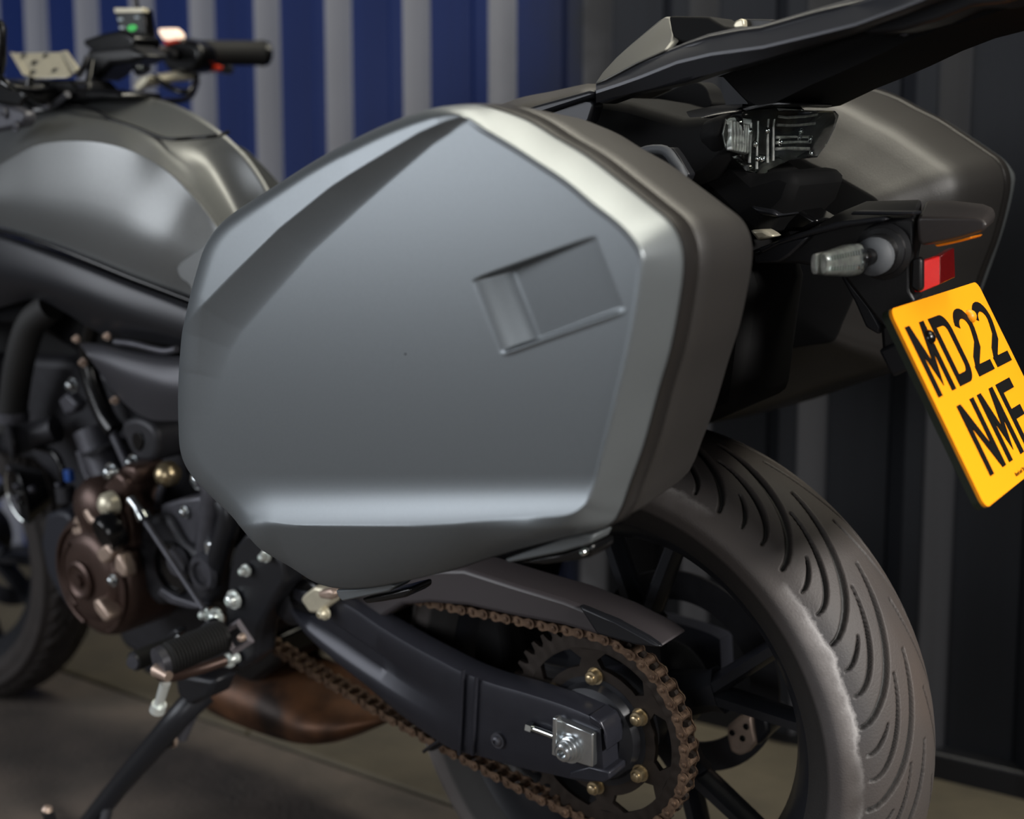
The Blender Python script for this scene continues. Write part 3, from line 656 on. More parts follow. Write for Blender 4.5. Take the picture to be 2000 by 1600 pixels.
# scoop at the rear of the tank
slab('tank_scoop', [(345,520),(372,498),(410,470),(440,470),(430,520),(395,585),(378,590),(370,560),(352,545)], -.128, -.10, TANKM, BIKE, bevel=.012, seg=4, smoothc=3)
ptube('seam_strip', [(-60,440,-.149),(20,454,-.149),(90,476,-.148),(170,507,-.145),(250,540,-.138),(310,563,-.131),(375,588,-.12)], .0035, GLOSS, BIKE, n=8)

# ---- side cover under the tank
COV_T = [(-100,428,-.13),(0,455,-.14),(90,484,-.142),(170,514,-.14),(250,546,-.134),(320,573,-.127),(385,597,-.118),(430,615,-.112)]
COV_2 = [(-100,440,-.15),(0,468,-.155),(90,500,-.155),(170,530,-.152),(250,562,-.146),(320,588,-.139),(385,612,-.13),(430,628,-.122)]
COV_3 = [(-100,520,-.155),(0,540,-.158),(90,560,-.158),(160,585,-.156),(235,615,-.15),(310,640,-.142),(385,662,-.132),(430,670,-.125)]
COV_4 = [(-100,620,-.13),(0,600,-.13),(70,585,-.135),(130,612,-.135),(200,652,-.13),(300,668,-.125),(385,690,-.118),(430,695,-.11)]
grid_mesh('side_cover', curve_rows([COV_T, COV_2, COV_3, COV_4]), MATS['satin_black_metal'], BIKE, smooth=180)
# fairing infill behind the cover so nothing is hollow
slab('frame_core', [(-120,440),(60,480),(300,570),(450,620),(440,760),(300,760),(200,720),(60,640),(-120,640)], -.10, .10, GLOSS, BIKE, bevel=.01)
# lower side panel with its bright upper edge
L1 = [(150,668,-.135),(200,672,-.138),(260,684,-.138),(320,694,-.136),(370,698,-.132),(420,700,-.128)]
L2 = [(158,676,-.150),(205,684,-.153),(262,700,-.153),(320,712,-.150),(370,718,-.146),(420,720,-.142)]
L3 = [(175,700,-.158),(215,722,-.160),(265,745,-.160),(320,760,-.158),(370,768,-.152),(420,770,-.148)]
L4 = [(205,742,-.142),(245,790,-.142),(290,818,-.142),(330,822,-.14),(370,820,-.138),(420,818,-.134)]
grid_mesh('side_panel', curve_rows([L1, L2, L3, L4], nu=30), mat('panel_dark_grey', (62, 62, 67), .42, .3), BIKE, smooth=180)
ptube('panel_trim', [(226,668,-.142),(260,672,-.142),(300,682,-.142),(325,686,-.140),(345,682,-.138)], .0045, ENGL, BIKE)

# ---- handlebar and everything on it (bars turned a little to the left)
hb = ptube('handlebar', [(150,200,-.02),(172,178,.0),(200,145,.06),(235,118,.12),(285,102,.20),(345,103,.26),(395,104,.29)], .011, ENG, BIKE)
ptube('hand_grip', [(380,106,.275),(395,104,.285),(450,103.5,.33),(505,104,.375),(514,104,.382)], [.023,.021,.0207,.021,.0225], RUBBER, hb, n=24, sm=0)
MB().tube([P(512, 104, .380), P(522, 104.5, .389), P(528, 105, .394)], [.0205, .0205, .014], 24).build('bar_end', GLOSS, hb, smooth=50)
sw_ = slab('switch_housing', [(322,78),(345,72),(372,80),(388,92),(390,118),(380,140),(350,146),(325,138),(312,115)], .25, .29, GLOSS, hb, bevel=.008, seg=3)
slab('kill_switch', [(312,66),(340,62),(346,82),(322,88)], .245, .265, REDSW, sw_, bevel=.003)
slab('switch_cap', [(308,56),(334,55),(344,64),(346,76),(330,80),(318,78),(310,66)], .244, .262, PINKISH, sw_, bevel=.003, seg=3)
MB().lathe(P(340, 108, .245), [(0, .009), (-.006, .009), (-.009, .005)], 20).build('starter_button', ENG, sw_)
lev = ptube('brake_lever', [(268,170,.20),(300,158,.22),(340,150,.25),(372,148,.27),(390,138,.29),(420,134,.33),(446,137,.35)], [.008,.009,.009,.007,.006,.0065,.008], CREAM, hb)
slab('lever_cap', [(385,128),(420,127),(430,131),(425,138),(388,140)], .283, .292, REDSW, lev, bevel=.002)
MB().tube([P(424, 133, .325), P(440, 135, .34), P(452, 137, .352)], [.0062, .008, .007], 16).build('lever_tip', DUSTGREY, lev, smooth=60)
slab('lever_pivot', [(258,172),(275,150),(290,148),(285,165),(268,178)], .195, .21, CREAM, hb, bevel=.003)
# brake reservoir, instrument pod
slab('master_cylinder', [(160,78),(195,66),(235,58),(262,74),(258,96),(230,104),(180,100),(164,90)], .05, .10, GLOSS, hb, bevel=.006, seg=3)
slab('instrument_pod', [(165,96),(250,88),(285,110),(250,125),(215,128),(195,150),(178,160),(172,120)], .02, .07, BLACK, BIKE, bevel=.008, seg=3)
dev = slab('navigation_device', [(221,17),(278,17),(285,74),(236,76)], .085, .105, GLOSS, BIKE, bevel=.004, seg=3)
slab('device_screen', [(227,26),(274,25),(280,69),(240,71)], .0838, .086, SCREEN, dev, bevel=0)
slab('device_top_band', [(222,15.5),(277,15.5),(279,24),(224,25)], .0832, .095, CREAM, dev, bevel=.001)
slab('screen_icon', crom([(251,50,0),(260,48,0),(266,53,0),(262,60,0),(253,61,0),(249,56,0)], 3, True), .0826, .0842, GREEN, dev, bevel=0)
for q in ([(237,66),(278,65),(279,73),(240,74)], [(229,36),(238,35),(240,40),(231,41)], [(232,52),(241,51),(243,56),(234,57)], [(262,32),(270,32),(271,36),(263,36)]):
    slab('screen_mark', q, .0824, .0842, PALE, dev, bevel=0)
MB().tube([P(262, 82, .09), P(270, 95, .09), P(276, 108, .09)], [.006, .010, .012], 16).build('ball_mount', CREAM, BIKE, smooth=60)
bm_ = MB().tube([P(268, 92, .085), P(282, 88, .085), P(286, 108, .085), P(278, 116, .085)], [.006, .011, .011, .005], 16).build('mount_clamp', CREAM, BIKE, smooth=60)
MB().tube([P(258, 104, .07), P(272, 124, .07), P(279, 138, .07)], [.010, .012, .013], 18).build('mount_arm', ENGL, BIKE, smooth=60)
bolt(274, 129, .055, .005, BIKE, m=CHROME)
ptube('cable', [(262,-20,.12),(266,5,.12),(268,25,.12)], .004, GLOSS, BIKE, sm=0)
for k_, q in enumerate(([(300,150,.22),(330,170,.2),(360,180,.2),(378,170,.22),(384,150,.26)], [(200,180,.02),(250,195,.06),(330,198,.14),(370,190,.2),(385,160,.25)], [(60,150,-.1),(60,190,-.1),(110,200,-.05),(180,185,.05)], [(0,150,-.2),(20,170,-.2),(60,175,-.1),(150,180,0)], [(180,120,.0),(170,170,-.02),(150,195,-.02)])):
    ptube('cable', q, .005, GLOSS, BIKE)
# slotted phone plate
mp_ = slab('mount_plate', [(20,104,.0),(118,102,.0),(138,146,-.05),(128,152,-.055),(56,153,-.055),(44,146,-.05)], 0, .006, CREAM, BIKE, bevel=.0015)
slab('plate_tab', [(116,101,.0),(126,99,.0),(149,133,-.045),(141,143,-.05)], -.002, .004, CREAM, mp_, bevel=.001)
slab('plate_flange', [(18,102,-.004),(28,104,-.004),(52,146,-.056),(44,147,-.056)], -.002, .004, CREAM, mp_, bevel=.001)
for (x, y, Y, r) in ((48,113,-.006,.006),(91,113,-.006,.006),(70,129,-.022,.008),(66,145,-.042,.006),(109,142,-.038,.006)):
    p = P(x, y, Y-.003); MB().lathe(p, [(-.002, r), (.003, r), (.0035, r*.4)], 16, axis=(0, 1, .35)).build('plate_hole_disc', GLOSS, mp_)  # dark discs in place of the plate's holes
# black clutter of the steering head
slab('triple_clamp', [(48,155),(135,156),(150,172),(200,176),(235,182),(235,194),(200,192),(120,200),(60,205),(40,185)], -.05, .02, GLOSS, BIKE, bevel=.006)
slab('headlamp_bracket', [(-40,150),(30,160),(50,185),(40,212),(-40,200)], -.10, .0, GLOSS, BIKE, bevel=.006)
ptube('stay_rod', [(38,187,-.09),(66,198,-.08),(98,210,-.07)], .0045, ENGL, BIKE, sm=0)
ptube('stay_rod', [(104,206,-.06),(120,194,-.06),(132,184,-.06)], .005, ENGL, BIKE, sm=0)
ptube('mirror_stem', [(150,150,.02),(165,130,.03),(172,112,.04)], .005, ENGL, BIKE, sm=0)
fc_ = slab('fork_clamp', [(-40,205),(20,208),(45,218),(48,232),(40,248),(-40,262)], -.165, -.145, ENGL, BIKE, bevel=.006)
for q in ((8, 221), (31, 246)): bolt(q[0], q[1], -.167, .005, fc_, m=ENGL, h=.004)
slab('clutch_side_grip', [(-40,38),(-8,36),(-3,55),(-4,120),(-8,150),(-40,150)], -.20, -.185, GLOSS, BIKE, bevel=.008, seg=3)
ptube('fork_leg', [(-60,260,-.10),(-50,600,-.10),(-70,960,-.10)], .026, GLOSS, BIKE, n=20, sm=0)

# ---- seat and tail
S1 = [(560,470,-.03),(700,410,-.03),(830,330,-.03),(930,236,-.03),(1000,196,-.03),(1080,178,-.03),(1150,163,-.03),(1168,164,-.03)]
S2 = [(560,490,-.09),(700,425,-.09),(830,345,-.09),(930,245,-.09),(1000,207,-.09),(1080,187,-.09),(1150,168,-.09),(1168,170,-.09)]
S3 = [(560,510,-.11),(700,445,-.11),(830,365,-.11),(930,262,-.11),(1000,224,-.11),(1080,202,-.11),(1150,180,-.11),(1168,185,-.11)]
rows = curve_rows([S1, S2, S3], nu=40, sub=5); mir = rows[:, ::-1].copy(); mir[:, :, 1] *= -1
grid_mesh('seat', np.concatenate([mir[:, :-1], rows], 1), SEATM, BIKE, smooth=180)
# tail core that carries the rack, case brackets and lamp
tc_ = slab('tail_frame', [(560,540),(760,420),(900,300),(1000,236),(1100,205),(1165,190),(1230,200),(1330,230),(1400,225),(1440,240),(1430,300),(1380,350),(1300,380),(1150,330),(1000,330),(800,420),(600,560)], -.07, .07, MATTE, BIKE, bevel=.01)
slab('case_rail', [(990,222),(1150,176),(1163,178),(1158,190),(1040,228),(1010,240)], -.135, -.115, SATIN, BIKE, bevel=.003)
slab('rail_inset', [(1030,234),(1140,193),(1156,196),(1160,205),(1150,236),(1140,246),(1110,256),(1092,264)], -.128, -.11, SATIN, BIKE, bevel=.005, seg=3)
SATIN_T = mat('rack_fin_grey', (92, 92, 88), .4, .4)
# grab-rail rack
rack = slab('luggage_rack', [(1162,184,-.118),(1175,166,-.118),(1252,121,-.13),(1340,82,-.13),(1384,67,-.13),(1439,56,-.13),(1483,50,-.13),(1587,20,-.13),(1659,1,-.13),(1760,-25,-.13),(1900,-60,-.12),(1900,-20,-.12),(1800,10,-.12),(1725,33,-.13),(1670,56,-.13),(1560,93,-.13),(1450,127,-.13),(1380,145,-.13),(1338,160,-.13),(1285,172,-.13),(1230,183,-.13),(1170,205,-.13),(1160,196,-.13)], 0, .028, SATIN, BIKE, bevel=.005, seg=3)
RT_ = [(1164,162),(1210,142),(1252,121),(1340,82),(1384,66),(1439,54),(1483,50),(1587,19),(1659,-2),(1760,-30),(1900,-70)]
RM_ = [(1164,180),(1210,165),(1252,150),(1322,122),(1388,106),(1440,99),(1490,92),(1590,68),(1670,48),(1760,15),(1900,-40)]
RB_ = [(1164,203),(1210,190),(1250,180),(1330,161),(1400,143),(1450,129),(1490,118),(1590,88),(1680,58),(1770,28),(1900,-25)]
rr_ = [[P(t[0], t[1], -.122), P(t[0]+1, t[1]+3, -.127), P(m[0], m[1]-3, -.139), P(m[0], m[1]+3, -.139), P(b[0], b[1]-2, -.128), P(b[0], b[1], -.122), P(b[0], b[1], -.10), P(t[0], t[1], -.10)] for t, m, b in zip(RT_, RM_, RB_)]
MB().loops(rr_).build('side_arm', RAILM, rack, smooth=24)
slab('grab_handle_fin', [(1158,166,-.13),(1175,143,-.115),(1202,112,-.10),(1230,87,-.09),(1285,40,-.075),(1300,31,-.072),(1311,33,-.074),(1312,60,-.09),(1316,80,-.112),(1300,98,-.128),(1241,125,-.13),(1180,158,-.132)], 0, .012, SATIN_T, rack, bevel=.004, seg=3)
slab('far_rail', [(1305,31),(1384,32),(1400,42),(1414,50),(1445,55),(1480,52),(1480,64),(1384,78),(1318,90),(1310,60)], -.10, -.055, MATTE, rack, bevel=.003)
slab('far_fin', [(1430,50),(1436,41),(1446,36),(1452,38),(1453,54),(1435,56)], -.098, -.09, CREAM, rack, bevel=.002)
slab('far_rail_plate', [(1450,37),(1512,39),(1500,52),(1452,54)], -.09, -.06, BLACK, rack, bevel=.001)
slab('rack_underside', [(1400,150),(1470,125),(1560,93),(1640,66),(1690,54),(1760,25),(1900,-25),(2080,-60),(2060,-6),(2000,4),(1917,34),(1835,56),(1765,84),(1700,116),(1640,143),(1587,165),(1510,203),(1480,208),(1455,194),(1412,148)], -.06, .09, MATTE, rack, bevel=.008, seg=3)
slab('rack_lower_edge', [(1590,88),(1660,62),(1740,36),(1775,30),(1740,42),(1660,70)], -.065, -.05, SATIN, rack, bevel=.001)
slab('rear_grab_bar', [(1725,33),(1800,8),(1900,-24),(2080,-70),(2080,-30),(1960,6),(1900,12),(1830,40),(1760,60),(1700,66),(1680,60)], -.10, -.05, SATIN, rack, bevel=.006, seg=3)
bolt(1768, 57, -.066, .004, rack, m=ENGL)
slab('lamp_stem', [(1408,148),(1500,120),(1560,130),(1540,165),(1512,204),(1530,214),(1462,214),(1458,200),(1446,188)], -.02, .03, MATTE, BIKE, bevel=.005)
# rounded far grab root and tail cowl
slab('far_grab_root', [(1180,232),(1240,205),(1290,184),(1335,164),(1362,160),(1380,172),(1387,190),(1388,210),(1330,226),(1262,248),(1225,268)], .05, .08, MATTE, BIKE, bevel=.012, seg=4, smoothc=3)
C1 = [(1190,300,-.02),(1228,276,-.02),(1270,252,-.02),(1330,222,-.02),(1372,211,-.02),(1410,205,-.02),(1450,203,-.02)]
C2 = [(1195,305,-.05),(1230,284,-.05),(1275,260,-.05),(1330,235,-.05),(1375,221,-.05),(1410,213,-.05),(1450,208,-.05)]
C3 = [(1200,318,-.066),(1234,294,-.066),(1280,272,-.066),(1330,252,-.066),(1378,236,-.066),(1412,228,-.066),(1450,222,-.066)]
C4 = [(1210,360,-.06),(1240,340,-.06),(1285,320,-.06),(1330,300,-.06),(1380,285,-.06),(1414,270,-.06),(1450,260,-.06)]
rows = curve_rows([C1, C2, C3, C4], nu=30); mir = rows[:, ::-1].copy(); mir[:, :, 1] *= -1
grid_mesh('tail_cowl', np.concatenate([mir[:, :-1], rows], 1), GLOSS, BIKE, smooth=180)
# hook ring beside the case
ptube('tie_hook', [(1236,312,-.115),(1246,302,-.115),(1264,294,-.115),(1290,292,-.115),(1304,298,-.115),(1316,314,-.115),(1334,342,-.115),(1324,351,-.115),(1306,342,-.115)], .0046, DUSTGREY, BIKE, n=10, sm=2)
slab('hook_plate', [(1292,290),(1312,288),(1324,304),(1346,340),(1340,354),(1330,352),(1334,340),(1312,306),(1300,296)], -.113, -.100, SATIN, BIKE, bevel=.002)

# ---- tail lamp: a lens wrapping the back of the tail
TL = [(1418,231,-.075),(1447,218,-.06),(1506,212,-.03),(1562,216,.02),(1617,217,.075),(1625,226,.08),(1618,249,.08),(1600,285,.075),(1582,309,.06),(1527,314,.0),(1478,341,-.03),(1464,341,-.035),(1418,293,-.07),(1411,262,-.08)]
# x of the lens surface follows from the y of each point: deepest at the middle
def lens_pts(sc=1.0, push=0.0):
    xs = []
    cxm = sum(q[0] for q in TL)/len(TL); cym = sum(q[1] for q in TL)/len(TL)
    for x, y, Y in TL:
        p = np.array(P(cxm+(x-cxm)*sc, cym+(y-cym)*sc, Y*sc)); p[0] += push; xs.append(p)
    return xs
tl = MB().loops([lens_pts(1.0, -.003), lens_pts(1.02, -.012), lens_pts(.9, -.03)]).build('tail_lamp', MATTE, BIKE, bevel=.003, smooth=35)
MB().loops([lens_pts(.97, -.0025), lens_pts(.965, -.0005), lens_pts(.60, .0005), lens_pts(.1, .001)]).build('reflector_bowl', mat('lamp_inner', (58, 58, 56), .35, .5, noise=.5, nscale=60), tl, smooth=30)
def tlY(x): return float(np.interp(x, [1411, 1447, 1506, 1562, 1625], [-.078, -.06, -.03, .02, .08]))
for x0, x1, y0, y1 in ((1422,1466,233,245),):
    MB().loops([[P(a, b, tlY(a)) for a, b in ((x0, y0), (x1, y0), (x1, y1), (x0, y1))], [tuple(np.array(P(a, b, tlY(a)))+np.array([-.01, 0, 0])) for a, b in ((x0, y0), (x1, y0), (x1, y1), (x0, y1))]]).build('lamp_prism', WHITEM, tl, bevel=.001)
rnd = random.Random(3)
for x in range(1428, 1462, 5):      # ribbed reflector of the left chamber
    for yy in (252, 268, 284):
        p = np.array(P(x, yy+(x-1440)*.2, tlY(x))); MB().box(p+[-.001, 0, 0], (.006, .0035, .011)).build('lamp_rib', REFL, tl, bevel=.001)
for x, y0, y1 in ((1464,240,318),(1478,236,330),(1499,232,318),(1510,232,314)):
    p0 = np.array(P(x, y0, tlY(x))); p1 = np.array(P(x, y1, tlY(x))); MB().tube([p0, p1], .0013, 8).build('lamp_divider', REFL, tl)
for y in (226, 243, 268, 279, 291):
    p0 = np.array(P(1516, y, tlY(1516))); p1 = np.array(P(1590-(y-226)*.25, y-2, tlY(1585))); MB().tube([p0, p1], .0014, 8).build('lamp_louvre', REFL, tl)
for x, y in ((1462,256),(1474,281),(1498,255),(1523,278),(1579,271),(1560,256),(1582,300),(1480,310),(1488,311),(1558,268)):
    p = np.array(P(x, y, tlY(x))); MB().lathe(p, [(-.003, .001), (-.002, .003), (0, .0036), (.003, .002)], 10).build('lamp_bulb', CHROME, tl, smooth=60)
MB().loops([lens_pts(1.0, .0), lens_pts(.985, .008), lens_pts(.90, .012), lens_pts(.45, .014), lens_pts(.1, .014)], cap=True).build('clear_lens', GLASS, tl, smooth=60)
slab('lamp_cap', [(1392,236),(1420,219),(1470,204),(1520,198),(1545,200),(1545,206),(1506,207),(1447,213),(1418,228),(1398,244)], -.06, .03, GLOSS, tl, bevel=.003)
# black bulk under the tail
slab('undertail', [(1240,300),(1330,270),(1412,262),(1420,300),(1470,345),(1520,330),(1560,345),(1540,400),(1500,440),(1480,470),(1440,440),(1380,380)], -.045, .07, MATTE, BIKE, bevel=.01)
slab('undertail_strut', [(1478,418),(1540,396),(1600,432),(1570,452),(1500,452)], .0, .05, GLOSS, BIKE, bevel=.004)
slab('undertail_glint_bracket', [(1462,402),(1510,410),(1520,424),(1480,420)], -.05, .0, SATIN, BIKE, bevel=.003)
slab('number_lamp_wire_guide', [(1462,450),(1490,448),(1512,462),(1480,472)], -.05, -.03, CREAM, BIKE, bevel=.003)
# rear shock and splash guard, hidden in the dark ahead of the tyre
slab('splash_guard', [(1180,620),(1300,420),(1440,460),(1470,560),(1440,800),(1300,860),(1180,900)], -.06, .06, MATTE, BIKE, bevel=.01)

# ---- plate carrier
FY = -.045
G1 = [(1470,500,-.05),(1540,468,-.05),(1600,440,-.05),(1660,416,-.05),(1700,409,-.05),(1790,411,-.05)]
nr_ = [(1462,492),(1478,487),(1560,463),(1640,438),(1722,427),(1786,427),(1786,500),(1778,520),(1778,568),(1790,590),(1750,622),(1722,636),(1700,610),(1662,560),(1640,530),(1560,515),(1470,516)]
fr_ = [(1500,478),(1520,468),(1590,440),(1650,410),(1692,392),(1800,389),(1800,470),(1795,500),(1795,550),(1805,575),(1775,600),(1752,612),(1730,590),(1700,550),(1680,520),(1600,505),(1510,500)]
fend = MB().loops([[P(a, b, FY) for a, b in nr_], [P(a, b, .045) for a, b in fr_]]).build('plate_carrier', BLACK, BIKE, bevel=.003, smooth=30)
fend_old = lambda *a, **k: None
fend_old('plate_carrier', [(1462,492),(1530,462),(1590,437),(1655,408),(1690,391),(1728,388),(1800,389),(1797,424),(1786,430),(1784,500),(1778,520),(1778,568),(1790,590),(1750,622),(1722,636),(1700,610),(1662,560),(1640,530),(1560,515),(1470,516)], FY, .045, BLACK, BIKE, bevel=.005, seg=3)
slab('upper_ledge', [(1478,486),(1560,455),(1640,432),(1722,424),(1733,428),(1722,434),(1650,444),(1582,460),(1520,478),(1488,496)], -.058, -.040, SATIN, fend, bevel=.002)
slab('top_ridge', [(1664,413),(1784,414),(1784,421),(1660,420)], -.052, -.03, SATIN, fend, bevel=.002)
slab('lower_facet', [(1470,492),(1500,480),(1582,461),(1560,482),(1540,500),(1520,513),(1472,515)], -.056, -.04, SATIN, fend, bevel=.002)
hn_ = [(1792,426),(1800,424),(1850,424),(1905,425),(1922,430),(1928,440),(1920,452),(1880,464),(1840,474),(1800,480),(1794,470),(1792,450)]
hf_ = [(1806,398),(1814,391),(1860,391),(1920,398),(1940,406),(1945,420),(1940,436),(1915,446),(1870,456),(1822,462),(1812,450),(1806,425)]
lc = MB().loops([[P(a, b, -.05) for a, b in hn_], [P(a, b, .045) for a, b in hf_]]).build('number_lamp_hood', HOODM, fend, bevel=.006, seg=4, smooth=30)
slab('number_lamp_lens', [(1824,478),(1870,469),(1898,462),(1894,467),(1860,476),(1830,482)], -.045, -.015, AMBER, lc, bevel=.001)
slab('carrier_rib', [(1648,532),(1668,560),(1700,600),(1722,640),(1716,655),(1690,640),(1668,590),(1640,540)], -.04, .0, SATIN, fend, bevel=.004)
slab('carrier_foot', [(1718,640),(1745,612),(1760,640),(1762,700),(1772,722),(1742,735),(1722,700)], -.07, .07, BLACK, fend, bevel=.004)
slab('foot_lip', [(1714,684),(1752,668),(1772,668),(1778,722),(1742,738)], -.08, .07, SATIN, fend, bevel=.003)
slab('plate_clip', [(1718,622),(1748,608),(1760,625),(1748,660),(1726,636)], -.085, -.04, ENGL, fend, bevel=.002)
# reflector
rf = slab('reflector_holder', [(1780,506),(1793,502),(1800,508),(1800,566),(1792,572),(1778,562)], -.045, -.036, BLACK, fend, bevel=.002)
def rear_quad(name, c4, m, th=.006, par=None, bevel=.001):
    f = [np.array(q) for q in c4]; b = [q+np.array([-th, 0, 0]) for q in f]
    return MB().loops([f, b]).build(name, m, par, bevel=bevel)
def PXY(px, py, Y): return P(px, py, Y)
rear_quad('red_reflector', [P(1797,513,-.04), P(1836,500,-.006), P(1836,556,-.006), P(1799,571,-.04)], RED, par=rf)
rear_quad('dark_red_reflector', [P(1836,500,-.006), P(1864,484,.032), P(1866,542,.032), P(1836,556,-.006)], REDD, par=rf)  # darker copy of the red, the facet's dimmer reflection put into the colour
# indicator
ind = sub_empty('indicator', BIKE)
b0 = np.array(P(1722, 492, -.048)); b1 = np.array(P(1706, 500, -.075)); e0 = np.array(P(1676, 506, -.092)); e1 = np.array(P(1604, 516, -.155))
MB().lathe(P(1728, 490, -.046), [(0, .024), (-.004, .025), (-.006, .021), (-.009, .0205), (-.011, .016), (-.02, .015), (-.022, .010)], 36).build('mount_boot', BLACK, ind, smooth=40)
MB().lathe(P(1712, 500, -.066), [(0, .016), (-.008, .0165), (-.012, .013), (-.014, .008)], 30).build('stem_collar', DUSTGREY, ind, smooth=40)
MB().tube([b0, b1, e0], [.009, .007, .009], 16).build('stem', GLOSS, ind, smooth=60)
ax = (e1-e0)/np.linalg.norm(e1-e0)
zc = np.array([0, 0, 1.0]); sd = np.cross(ax, zc); sd /= np.linalg.norm(sd); upv = np.cross(sd, ax)
def oval(c, a, b, n=24, rot=0.0):
    return [c+sd*a*np.sign(math.cos(q))*abs(math.cos(q))**.8+upv*b*np.sign(math.sin(q))*abs(math.sin(q))**.8 for q in np.linspace(0, 2*math.pi, n, endpoint=False)]
MB().loops([oval(e0-ax*.004, .004, .006), oval(e0, .009, .0135), oval(e0+(e1-e0)*.35, .0095, .0135), oval(e0+(e1-e0)*.85, .0075, .0100), oval(e1, .006, .0085), oval(e1+ax*.002, .003, .005)]).build('indicator_lens', GLASS, ind, smooth=60)
MB().loops([oval(e0+ax*.001, .003, .010), oval(e1-ax*.004, .002, .0065)]).build('indicator_reflector', REFL, ind, smooth=60)
MB().loops([[p+sd*.0085 for p in oval(e0+ax*.000, .004, .012)], [p+sd*.006 for p in oval(e1, .003, .008)]]).build('indicator_shell', REFL, ind, smooth=60)
for k in range(12):
    c_ = e0+(e1-e0)*(.12+.068*k)
    for s_ in (-1, 1): MB().box(c_+upv*s_*.0055*(1-.028*k)-sd*.003, (.0022, .0022, .0034)).build('lens_rib', CHROME, ind, smooth=0)
for k in (-1, 0, 1): MB().lathe(e0+ax*.006+upv*k*.006-sd*.005, [(-.003, .0008), (0, .003), (.003, .0008)], 8).build('lens_bead', CHROME, ind)

# ---- number plate
TILT = .462; PC = np.array([.359, 0, .686])
nU = np.array([0, 1.0, 0]); nV = np.array([-math.sin(TILT), 0, math.cos(TILT)]); nN = np.array([math.cos(TILT), 0, math.sin(TILT)])
def pl(u, v, n=0.0): return PC+nU*(u-.1145)+nV*(.089-v)+nN*n
def rrect(w_, h_, r, n=6):
    out = []
    for cx_, cy_, a0 in ((w_-r, r, -90), (w_-r, h_-r, 0), (r, h_-r, 90), (r, r, 180)):
        for k in range(n+1):
            a = math.radians(a0+90*k/n); out.append((cx_+r*math.cos(a), cy_+r*math.sin(a)))
    return out
oc = rrect(.229, .178, .009)
plate = MB().loops([[pl(u, v, 0) for u, v in oc], [pl(u, v, -.0028) for u, v in oc]]).build('number_plate', YELLOW, BIKE, smooth=30)
MB().loops([[pl(u*1.004-.0004, v*1.004-.0004, -.003) for u, v in oc], [pl(u*1.004-.0004, v*1.004-.0004, -.009) for u, v in oc]]).build('plate_backing', mat('plate_edge_dark', (22, 32, 20), .5), plate, smooth=30)
def stroke(segs, w_=.010):
    """polyline(s) in a 44 x 64 mm cell, v downwards, as flat raised strips"""
    polys = []
    for s_ in segs:
        s_ = [np.array(q, float) for q in s_]; L_, R_ = [], []
        for i, p in enumerate(s_):
            a = s_[i]-s_[i-1] if i else s_[1]-s_[0]; b = s_[i+1]-s_[i] if i < len(s_)-1 else s_[-1]-s_[-2]
            a = a/np.linalg.norm(a); b = b/np.linalg.norm(b); na_ = np.array([-a[1], a[0]]); nb_ = np.array([-b[1], b[0]])
            m_ = na_+nb_; m_ = m_/np.linalg.norm(m_); k = 1/max(.45, m_@na_)
            L_.append(p+m_*k*w_/2); R_.append(p-m_*k*w_/2)
        polys.append((L_, R_))
    return polys
def arc(cx_, cy_, rx, ry, a0, a1, n=8): return [(cx_+rx*math.cos(math.radians(a)), cy_+ry*math.sin(math.radians(a))) for a in np.linspace(a0, a1, n)]
h = .005
GLY = {
 'M': [[(h, .064), (h, 0)], [(.039, .064), (.039, 0)], [(h+.0005, .002), (.022, .046), (.0385, .002)]],
 'N': [[(h, .064), (h, 0)], [(.039, 0), (.039, .064)], [(h+.001, .004), (.038, .060)]],
 'D': [[(h+.001, 0), (h+.001, .064)], [(h, h), (.026, h)]+arc(.027, .017, .012, .012, -90, 0)+[(.039, .046)]+arc(.027, .047, .012, .012, 0, 90)+[(h, .059)]],
 '2': [arc(.022, .0185, .017, .0135, 190, 370, 12)+[(.037, .026), (.0315, .037), (.012, .049), (.006, .057)], [(.0, .059), (.044, .059)]],
 'F': [[(h, .064), (h, 0)], [(h, h), (.042, h)], [(h, .031), (.036, .031)]]}
def glyph(ch_, u0, v0, sc=1.0, par=None, name='plate_character', wd=.010):
    mb = MB()
    for i, (L_, R_) in enumerate(stroke(GLY[ch_], wd)):
        top = .0006+.00005*i
        for k in range(len(L_)-1):
            q = [L_[k], L_[k+1], R_[k+1], R_[k]]
            f = [pl(u0+a*sc, v0+b*sc, top) for a, b in q]; bk = [pl(u0+a*sc, v0+b*sc, -.0004) for a, b in q]
            mb.loops([f, bk])
    return mb.build(name, PRINT, par, smooth=0)
for i, c_ in enumerate('MD22'): glyph(c_, .0115+i*.054, .018, par=plate)
for i, c_ in enumerate('NMF'): glyph(c_, .0385+i*.054, .095, par=plate)
tx = D.curves.new('maker_text', 'FONT'); tx.body = 'Reed and Yate'; tx.size = .0052; tx.extrude = .0001
to = D.objects.new('small_print', tx); COL.objects.link(to); to.parent = plate; to.data.materials.append(PRINT)
p0 = pl(.092, .1725, .0004)
ml_ = Matrix(((nU[0], nV[0], nN[0], p0[0]), (nU[1], nV[1], nN[1], p0[1]), (nU[2], nV[2], nN[2], p0[2]), (0, 0, 0, 1)))
def dome(u, v, r, m, nm): MB().lathe(pl(u, v, 0), [(0, r), (.002, r), (.004, r*.8), (.0055, r*.45), (.006, .0005)], 20, axis=nN).build(nm, m, plate, smooth=60)
me_ = D.meshes.new_from_object(to); D.objects.remove(to); to = D.objects.new('small_print', me_); COL.objects.link(to); to.parent = plate; to.matrix_local = ml_
if not me_.materials: me_.materials.append(PRINT)
dome(.050, .033, .0065, GLOSS, 'black_screw_cap'); dome(.166, .029, .0065, YELLOW, 'yellow_screw_cap')
